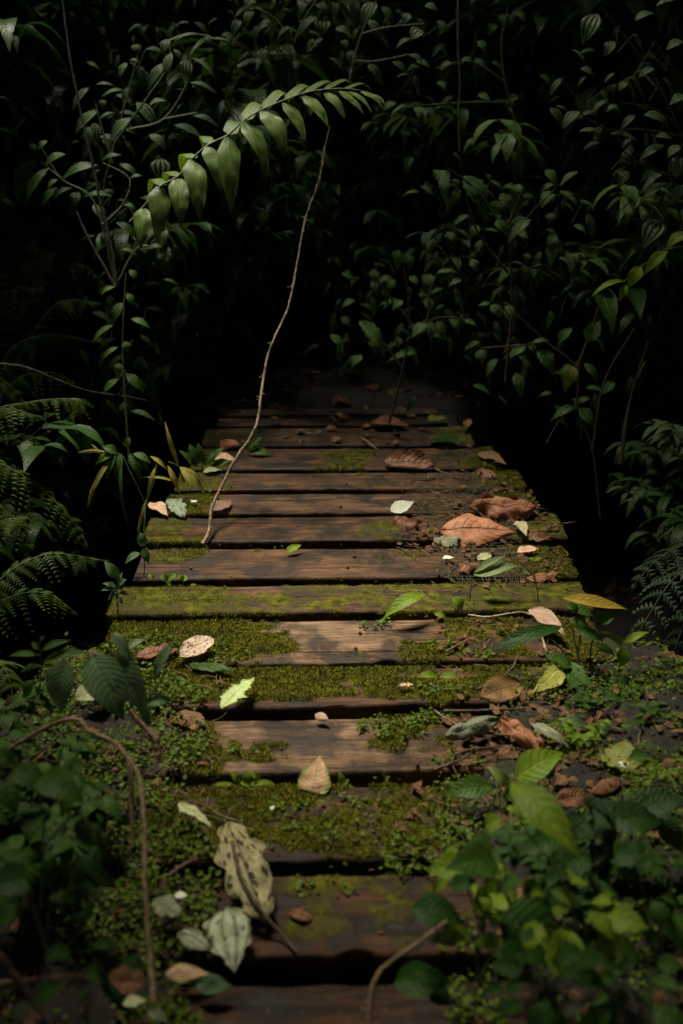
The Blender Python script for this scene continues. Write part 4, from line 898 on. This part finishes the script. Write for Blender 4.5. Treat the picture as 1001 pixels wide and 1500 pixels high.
for (cx, cy, lab) in [(885, 1030, 'tangled narrow leaved herb spilling over the plank ends, right of the leafy herb'), (960, 1060, 'tangled narrow leaved herb at the right edge, level with the rolled leaf'), (850, 1085, 'small tangled herb under the pale twisted ribbon leaf'), (975, 1150, 'tangled herb at the right edge beyond the quilted leaves'), (800, 1230, 'thin stemmed herb standing on the dark near plank end, right')]:
    dd_ = gd(cx, cy+25, .0); lv, stv = [], []
    for q in range(8):
        ex, ey = cx + rng.uniform(-48, 48), cy + rng.uniform(-42, 12); stv.append([(cx+rng.uniform(-12, 12), cy+30), (lerp(cx, ex, .5), lerp(cy+30, ey, .6)), (ex, ey)])
        for f in (1, .75, .5):
            bx, by = lerp(cx, ex, f), lerp(cy+20, ey, f)
            for sg in (-1, 1):
                L = rng.uniform(12, 26); lv.append((bx, by, bx+sg*L*rng.uniform(.5, 1), by+L*rng.uniform(-.3, .6), L*rng.uniform(.26, .46), rng.uniform(-.03, .03)))
    plant('tangled_herb', lab, 'herb', dd_, lv, stv, rng.choice((GREEN, BRIGHT, GREEN)), 'lance', smat=STEMG, rad=1.1, jit=.05, each=False)

# ---------------------------------------------------------------- fallen leaves
BROWN = leafmat('big brown leaf', (.28, .11, .05), (.50, .23, .13), 'pinnate', vcol=(.12, .05, .03), nv=9, rough=.5, trans=.05, bumps=1., spots=.08, vamt=.6)
DBROWN = leafmat('dark brown leaf', (.13, .055, .028), (.28, .14, .075), 'pinnate', vcol=(.06, .03, .02), nv=9, rough=.45, trans=.03, bumps=1.)
ORANGE = leafmat('orange brown leaf', (.20, .11, .04), (.34, .20, .08), 'pinnate', vcol=(.12, .07, .03), nv=9, rough=.55, trans=.1, vamt=.35, bumps=.4, spots=.12)
PINK = leafmat('pinkish beige leaf', (.52, .33, .22), (.72, .50, .37), 'pinnate', vcol=(.32, .18, .12), nv=10, rough=.6, trans=.1, vamt=.35, bumps=.4)
PINKH = leafmat('holed beige leaf', (.62, .44, .32), (.80, .62, .48), 'pinnate', vcol=(.34, .2, .14), nv=9, rough=.6, trans=.1, spots=.42, spotcol=(.012, .008, .005), mottle=.9)
PGREEN = leafmat('pink and green leaf', (.55, .32, .18), (.68, .48, .30), 'pinnate', vcol=(.26, .15, .09), nv=9, rough=.55, trans=.1, vamt=.35, bumps=.4, edge=(.22, .27, .06), spots=.06)
WHITEL = leafmat('white leaf', (.75, .80, .62), (.88, .90, .76), 'pinnate', vcol=(.5, .5, .4), nv=6, rough=.5, trans=.05, mottle=0)
ROTTEN = leafmat('rotten olive leaf', (.20, .18, .085), (.38, .35, .18), 'pinnate', vcol=(.09, .07, .04), nv=10, rough=.6, trans=.1, holes=.29, spots=.40, bumps=1., vamt=.8, mottle=1.3)
PALEG = leafmat('pale ribbed leaf', (.38, .42, .26), (.56, .60, .42), 'stripe', vcol=(.12, .13, .07), rough=.6, trans=.1, bumps=1., spots=.30, vamt=.8, mottle=1.2)
TORN = leafmat('torn pale green leaf', (.42, .54, .18), (.58, .70, .32), 'pinnate', vcol=(.5, .55, .32), nv=8, rough=.5, trans=.15, spots=.08)
SPOTG = leafmat('speckled pale leaf', (.38, .42, .20), (.55, .57, .33), 'pinnate', vcol=(.3, .3, .15), nv=8, rough=.55, trans=.15, spots=.16)
CURLG = leafmat('curled pale leaf', (.20, .22, .13), (.34, .36, .24), 'pinnate', vcol=(.12, .12, .07), nv=12, rough=.55, trans=.08, bumps=1.)
YG2 = leafmat('yellow green torn leaf', (.28, .30, .06), (.38, .40, .10), 'pinnate', nv=7, rough=.5, trans=.15, holes=.12, spots=.08)
GL = 'fallen leaves on the bridge'
def flat(name, label, bu, bv, tu, tv, w_, mat, shape='ovate', z=.012, zt=None, zb=None, tilt=(0, 0), stalk=None, stmat=None, **k):
    """a leaf lying on the planks; tilt = how far its face leans to the side and to the camera"""
    zt = z if zt is None else zt; zb = z if zb is None else zb
    b, t = G(bu, bv, zb), G(tu, tv, zt); m = G((bu+tu)/2, (bv+tv)/2, (zb+zt)/2)
    ax = (t-b).normalized(); nrm = Vector((tilt[0], -tilt[1], 1)).normalized(); side = ax.cross(nrm).normalized()
    q = CM.inverted(); c0, c1 = q @ (m-side*.01), q @ (m+side*.01)
    du = FPX*(c1.x/-c1.z - c0.x/-c0.z); dv = FPX*(c1.y/-c1.z - c0.y/-c0.z)
    a0 = Vector((tu-bu, -(tv-bv))).normalized(); perp = abs(-a0.y*du + a0.x*dv)/.02      # px per metre across the leaf
    W_ = w_/max(perp, 60)
    mb = MB(); kk = dict(arch=.05, fold=.14, nl=18, nw=6, ruffle=.06, jag=.12); kk.update(k)
    leaf(mb, b, t, W_*1.08, nrm, shape, **kk)
    if stalk:
        pts = spline([b] + [G(u, v, z) for u, v in stalk], 4); mb.tube(pts, [lerp(.0022, .0014, i/(len(pts)-1)) for i in range(len(pts))], 5, mat=1)
    return tag(mb.build(name, [mat, stmat or STEMB]), label, 'leaf', GL)
flat('fallen_leaf', 'pinkish beige leaf dotted with dark holes on the mossy plank', 264,962,313,935,26, PINKH, 'blunt', z=.022, zt=.04, tilt=(-.2,.5), fold=.05, arch=.08)
flat('fallen_leaf', 'torn pale green leaf with ragged lobes at the edge of a mossy plank', 326,1038,374,992,30, TORN, 'ovate', z=.02, zt=.035, tilt=(-.2,.3), jag=.75, nl=24, ruffle=.05, teeth=1)
flat('fallen_leaf', 'round pinkish leaf with a green rim hanging off the worn plank edge', 458,1160,470,1106,46, PGREEN, 'heart', zb=.004, zt=.045, tilt=(0,1.0), fold=.15, curl=.1, jag=.1)
flat('fallen_leaf', 'large rotten olive leaf with holes and a dark midrib, near the bottom', 334,1204,388,1350,76, ROTTEN, 'blunt', zb=.05, zt=.03, tilt=(.1,.5), jag=.5, nl=26, ruffle=.07, curl=.2)
stick('leaf_stalk_twig', 'dark stalk trailing right from the large rotten leaf', 'stalk', [G(340,1232,.075), G(354,1285,.06), G(380,1330,.045), G(410,1365,.02), G(434,1394,.008)], .0036, .0026, STEMB)
flat('fallen_leaf', 'pale rounded ribbed leaf below the large rotten leaf', 332,1330,344,1426,78, PALEG, 'ovate', zb=.05, zt=.02, tilt=(0,.6), curl=.15, ruffle=.06, nl=26, nw=8, jag=.45)
flat('fallen_leaf', 'torn pale scrap touching the left of the ribbed leaf', 262,1366,306,1392,34, PALEG, 'blunt', z=.03, jag=.7, nl=18, ruffle=.06)
flat('fallen_leaf', 'small cream scrap of leaf left of the rotten leaf', 256,1312,276,1312,10, WHITEL, 'ovate', z=.03)
flat('fallen_leaf', 'beige crumpled leaf piece on the left bank near the bottom', 226,1318,262,1342,34, CURLG, 'blunt', z=.05, jag=.6, ruffle=.08)
flat('fallen_leaf', 'lobed pale speckled leaf fragment above the rotten leaf', 262,1176,312,1214,20, SPOTG, 'ovate', z=.05, jag=.7, teeth=1, nl=20, ruffle=.05)
flat('fallen_leaf', 'dim brown and green leaf at the bottom, left of centre', 242,1425,312,1428,28, PGREEN, 'ovate', z=.04, zt=.03, tilt=(0,.5), curl=.3)
flat('fallen_leaf', 'folded green leaf tip beside the dim brown and green leaf', 286,1442,342,1444,30, GREYG, 'lance', z=.03, tilt=(0,.5))
flat('fallen_leaf', 'round dull brown leaf at the bottom left', 158,1436,212,1438,42, DBROWN, 'round', z=.04, tilt=(0,.6))
flat('fallen_leaf', 'small pale yellow leaf at the bottom beside the hanging root', 180,1470,216,1466,17, SPOTG, 'ovate', z=.04)
flat('fallen_leaf', 'pale stick-like curled leaf in the bottom left corner', 218,1478,246,1500,18, CURLG, 'lance', z=.03)
flat('fallen_leaf', 'pale speckled leaf behind the big drooping leaves', 112,1024,156,1004,27, SPOTG, 'blunt', z=.06, tilt=(0,.6), ruffle=.04)
flat('fallen_leaf', 'small orange curl of leaf left of the worn plank', 278,1066,293,1060,11, ORANGE, 'ovate', z=.02, curl=.6)
flat('fallen_leaf', 'reddish flat leaf half under the creepers at the worn plank', 250,1050,300,1064,24, DBROWN, 'blunt', z=.012)
flat('fallen_leaf', 'brown torn leaf under the spotted beige leaf', 200,962,262,952,18, DBROWN, 'blunt', z=.014, jag=.5)
flat('fallen_leaf', 'narrow green leaf lying along the mossy plank edge below the spotted leaf', 276,974,346,984,13, GREEN, 'lance', z=.014, zt=.02, curl=.3)
flat('fallen_leaf', 'beige pointed leaf on the moss at the left plank end', 222,737,246,756,18, PINK, 'ovate', z=.02, tilt=(.1,.5), fold=.2)
flat('fallen_leaf', 'pale green crumpled leaf with dark holes by the beige leaf', 248,732,270,756,24, leafmat('holed grey green leaf', (.32, .42, .28), (.44, .52, .38), 'pinnate', rough=.55, spots=.3), 'blunt', z=.02, tilt=(0,.6), jag=.4, ruffle=.08)
flat('fallen_leaf', 'faded pink leaf under the foot of the thin vine', 312,748,340,734,17, leafmat('faded pink leaf', (.28, .17, .13), (.38, .26, .20), 'pinnate', rough=.55), 'ovate', z=.012, tilt=(0,.3))
flat('fallen_leaf', 'small beige leaf behind the thin vine on the far planks', 314,669,346,674,13, PINK, 'ovate', z=.015, tilt=(0,.5))
flat('fallen_leaf', 'brown curled leaf in the rosette at the far left', 322,646,352,652,16, BROWN, 'ovate', z=.03, curl=.5, tilt=(0,.6))
flat('fallen_leaf', 'pale green curled leaf scrap on the far planks behind the grass clump', 298,692,326,688,7, SPOTG, 'lance', z=.012)
flat('fallen_leaf', 'tiny white fallen blossom on the moss left of the vine', 281,736,288,733,6, WHITEL, 'ovate', z=.016, jag=.9, ruffle=.2)
flat('fallen_leaf', 'small green leaf lying alone on the bare plank', 419,809,442,798,10, BRIGHT, 'lance', z=.012, zt=.022, tilt=(0,.5))
flat('fallen_leaf', 'white teardrop leaf in front of a crumpled brown one', 573,749,607,735,18, WHITEL, 'ovate', z=.03, zt=.045, tilt=(0,.7), fold=.05, ruffle=.01)
flat('fallen_leaf', 'crumpled brown leaf curled below the white teardrop leaf', 578,756,612,770,18, DBROWN, 'blunt', z=.02, curl=.8, jag=.4, ruffle=.15)
flat('fallen_leaf', 'big reddish brown ribbed leaf lying across the netting', 646,776,757,780,46, BROWN, 'ovate', z=.035, zb=.03, tilt=(.05,.55), fold=.1, curl=.25, nl=20, nw=8, ruffle=.04, stalk=None)
flat('fallen_leaf', 'wavy brown lobed leaf curling up behind the big ribbed leaf', 688,742,786,744,40, BROWN, 'blunt', z=.035, tilt=(.1,.6), jag=.45, nl=26, nw=8, ruffle=.16, curl=.4)
flat('fallen_leaf', 'dark brown leaf curled like a tray on the far planks', 562,676,637,682,24, DBROWN, 'blunt', z=.02, tilt=(0,.55), curl=-.35, ruffle=.06, nl=20)
flat('fallen_leaf', 'narrow brown leaf on the far right of the planks', 702,664,742,680,14, ORANGE, 'ovate', z=.015, tilt=(0,.4))
flat('fallen_leaf', 'dim reddish leaf beside the netting at the far right', 700,688,730,700,13, DBROWN, 'ovate', z=.015, tilt=(0,.4), curl=.4)
flat('fallen_leaf', 'small cream leaf right of the big ribbed leaf', 757,764,772,784,18, leafmat('cream leaf', (.42, .38, .24), (.56, .52, .36), 'pinnate', rough=.5), 'ovate', z=.03, tilt=(0,.8), ruffle=.08, jag=.4)
flat('fallen_leaf', 'pink curled strip of leaf below the big ribbed leaf', 758,808,790,804,9, PINK, 'lance', z=.015, ruffle=.08)
flat('fallen_leaf', 'pale green leaf scrap behind the folded leaf', 700,820,719,812,11, SPOTG, 'blunt', z=.02, tilt=(0,.5))
flat('fallen_leaf', 'cream slip of leaf at the left edge of the netting', 648,818,666,817,5, WHITEL, 'lance', z=.012)
flat('fallen_leaf', 'pale crumpled leaf pieces left of the big ribbed leaf', 636,794,676,786,17, CURLG, 'blunt', z=.016, jag=.7, ruffle=.12, curl=.4)
flat('fallen_leaf', 'brown shrivelled leaf above the folded leaf', 672,838,702,824,16, DBROWN, 'blunt', z=.02, jag=.5, ruffle=.15, curl=.6)
flat('fallen_leaf', 'brown torn leaf right of the cream leaf', 776,776,800,792,20, DBROWN, 'blunt', z=.02, jag=.5, ruffle=.15, curl=.5)
flat('fallen_leaf', 'shrivelled leaf at the plank end right of the tiny sprout', 770,848,820,840,12, DBROWN, 'lance', z=.015, ruffle=.1, curl=.5)
flat('fallen_leaf', 'orange brown leaf on the mossy plank, right of centre', 764,1002,705,1020,38, ORANGE, 'blunt', z=.035, zt=.025, tilt=(.1,.6), fold=.12, jag=.15)
flat('fallen_leaf', 'yellow green leaf with holes beside the orange brown leaf', 818,980,782,1016,38, YG2, 'heart', z=.05, zt=.03, tilt=(-.1,1.0), jag=.3)
flat('fallen_leaf', 'pale pink folded leaf standing behind the dark strap leaves', 776,893,828,930,22, PINK, 'ovate', z=.05, zt=.04, tilt=(.3,.8), fold=.3)
flat('fallen_leaf', 'white scrap of leaf on the mossy plank in the middle', 582,1006,606,1003,6, PINK, 'blunt', z=.014, jag=1.2, ruffle=.15)
flat('fallen_leaf', 'tiny tan curl of leaf on the back edge of the worn plank', 462,1046,482,1054,14, PINK, 'ovate', z=.02, tilt=(0,.6), curl=.6)
flat('fallen_leaf', 'grey green rolled leaf under the two leaf seedling', 652,1078,732,1052,26, CURLG, 'blunt', z=.03, zt=.05, tilt=(0,.6), curl=.7, ruffle=.09, nl=22, nw=8, jag=.3)
flat('fallen_leaf', 'crumpled tan leaf strip winding right of the rolled leaf', 728,1056,800,1096,26, BROWN, 'blunt', z=.035, ruffle=.16, curl=.5, nl=24, nw=8, jag=.5, tilt=(0,.5))
flat('fallen_leaf', 'pale twisted ribbon of dead leaf on the right bank', 778,1060,836,1098,16, CURLG, 'lance', z=.06, zt=.05, arch=.18, curl=.6, ruffle=.08, tilt=(0,.6))
flat('fallen_leaf', 'yellow green leaf carrying a small white flower on the right', 888,1096,940,1134,42, leafmat('olive yellow leaf', (.17, .19, .035), (.25, .26, .06), 'pinnate', rough=.45), 'ovate', z=.05, tilt=(0,.7))
flat('fallen_leaf', 'bright yellow green leaf half right of the white flower', 972,1122,926,1130,22, YGREEN, 'lance', z=.05, tilt=(0,.7))
flat('fallen_leaf', 'glossy brown leaf among the herbs on the right', 814,1172,872,1162,28, DBROWN, 'ovate', z=.05, tilt=(0,.8), fold=.1)
flat('fallen_leaf', 'dull tan leaf in the shade beside the glossy brown leaf', 868,1160,908,1140,18, DBROWN, 'blunt', z=.05, curl=.6, ruffle=.1)
flat('fallen_leaf', 'orange scrap of leaf left of the glossy brown leaf', 782,1160,800,1164,10, ORANGE, 'blunt', z=.03, curl=.6)
flat('fallen_leaf', 'dark curled leaf on the bottom plank left of the curved stem', 424,1334,456,1348,28, DBROWN, 'blunt', z=.008, curl=.3, ruffle=.12, jag=.9)
flat('fallen_leaf', 'dark olive leaf on the far end of the bridge', 630,642,680,650,12, DARKG, 'ovate', z=.02)
flat('fallen_leaf', 'tan leaf at the far end in the shade', 545,618,600,624,12, DBROWN, 'ovate', z=.02)
flat('fallen_leaf', 'small yellowish leaf standing in the shade at the far end', 680,626,690,614,12, ORANGE, 'ovate', z=.03, tilt=(0,1.))
flat('fallen_leaf', 'green yellow leaf lying in the shade at the far end', 628,616,655,612,8, YGREEN, 'ovate', z=.02)
flat('fallen_leaf', 'small pale leaf beside the mossy left corner of the near plank', 396,1186,403,1180,6, WHITEL, 'ovate', z=.014, jag=.9, ruffle=.2)
# white flower
t = thing('small_flower', 'small white petalled flower with a yellow heart on the yellow green leaf', 'flower', tuple(G(915, 1118, .07)))
PET = barkmat('white petal', (.7, .7, .66), (.8, .8, .76), 20, .6); HRT = barkmat('flower heart', (.55, .35, .03), (.7, .5, .05), 90, .7)
c0 = G(915, 1118, .078)
for q in range(6):
    a = q*1.047+.3; mb = MB(); dv_ = Vector((math.cos(a), math.sin(a)*.8-.1, math.sin(a)*.35-.5)).normalized()
    leaf(mb, c0, c0+dv_*.013, .0055, (0, -.5, 1), 'ovate', nl=4, nw=2); mb.build('petal', PET, t)
mb = MB(); mb.tube([c0-Vector((0, 0, .003)), c0, c0+Vector((0, 0, .004)), c0+Vector((0, 0, .005))], [.002, .0045, .0035, .0005], 8); mb.build('heart', HRT, t)

# ---------------------------------------------------------------- leaf litter and crumbs nobody could count
LIT = leafmat('leaf litter', (.07, .035, .018), (.30, .16, .08), 'pinnate', vcol=(.06, .035, .02), rough=.6, trans=.05, bumps=.8)
mb = MB(); nL = 0
def flake(x, y, z, L):
    a = rng.uniform(0, 6.28); d = Vector((math.cos(a), math.sin(a), rng.uniform(-.25, .35))); b = Vector((x, y, z))
    leaf(mb, b, b+d*L, L*rng.uniform(.35, .8), (rng.uniform(-.5, .5), rng.uniform(-.6, .3), 1), rng.choice(('ovate', 'blunt', 'lance')), arch=rng.uniform(-.1, .2), nl=6, nw=3, ruffle=.12, curl=rng.uniform(-.2, .7), jag=rng.uniform(0, .7))
for (u0, v0, u1, v1, n_, s0, s1) in [(600, 695, 800, 740, 110, .012, .035), (600, 740, 820, 800, 190, .010, .035), (630, 800, 830, 860, 170, .010, .03), (570, 755, 660, 800, 50, .01, .03), (640, 900, 860, 965, 50, .010, .03), (660, 1010, 900, 1110, 120, .012, .04), (200, 940, 330, 1080, 26, .012, .03), (600, 1110, 900, 1250, 90, .012, .04), (180, 1080, 330, 1300, 26, .012, .03),
        (330, 590, 700, 655, 46, .02, .07), (640, 640, 740, 700, 20, .015, .04), (380, 1180, 620, 1400, 12, .006, .015), (300, 760, 620, 960, 16, .005, .012), (640, 858, 860, 905, 14, .008, .02)]:
    for _ in range(n_):
        u, v = rng.uniform(u0, u1), rng.uniform(v0, v1); p = G(u, v, .01); tz = top(p.x, p.y)
        if tz < -.3: continue
        z = tz + rng.uniform(.003, .014); flake(p.x, p.y, z, rng.uniform(s0, s1))
for _ in range(1100):
    x = rng.uniform(-1.2, 1.5); y = rng.uniform(.9, 2.45); z = bankz(x, y)
    if z > -.02: flake(x, y, z+.008, rng.uniform(.012, .045))
for _ in range(500):
    x = rng.uniform(-2.5, 2.5); y = rng.uniform(4.3, 7); flake(x, y, gz(x, y)+.01, rng.uniform(.05, .12))
tag(mb.build('leaf_litter', LIT), 'small brown leaf litter and crumbs strewn over the right of the planks', 'leaf litter', kind='stuff')
mb = MB()
for _ in range(420):
    u, v = rng.choice([(rng.uniform(600, 830), rng.uniform(700, 870)), (rng.uniform(660, 960), rng.uniform(900, 1180)), (rng.uniform(190, 330), rng.uniform(950, 1300))]); p = G(u, v, 0.01); z = top(p.x, p.y)+.005
    if z < -.3: continue
    a = rng.uniform(0, 6.28); L = rng.uniform(.015, .07); q = Vector((math.cos(a), math.sin(a), rng.uniform(-.1, .25)))*L; p = Vector((p.x, p.y, z)); n_ = q.cross(Vector((0, 0, 1)))*.15*rng.uniform(-1, 1)
    mb.tube([p, p+q*.5+n_, p+q], [.0012, .0010, .0006], 4)
tag(mb.build('twig_litter', BARKR), 'fine twigs and rootlets tangled in the leaf litter', 'leaf litter', kind='stuff')
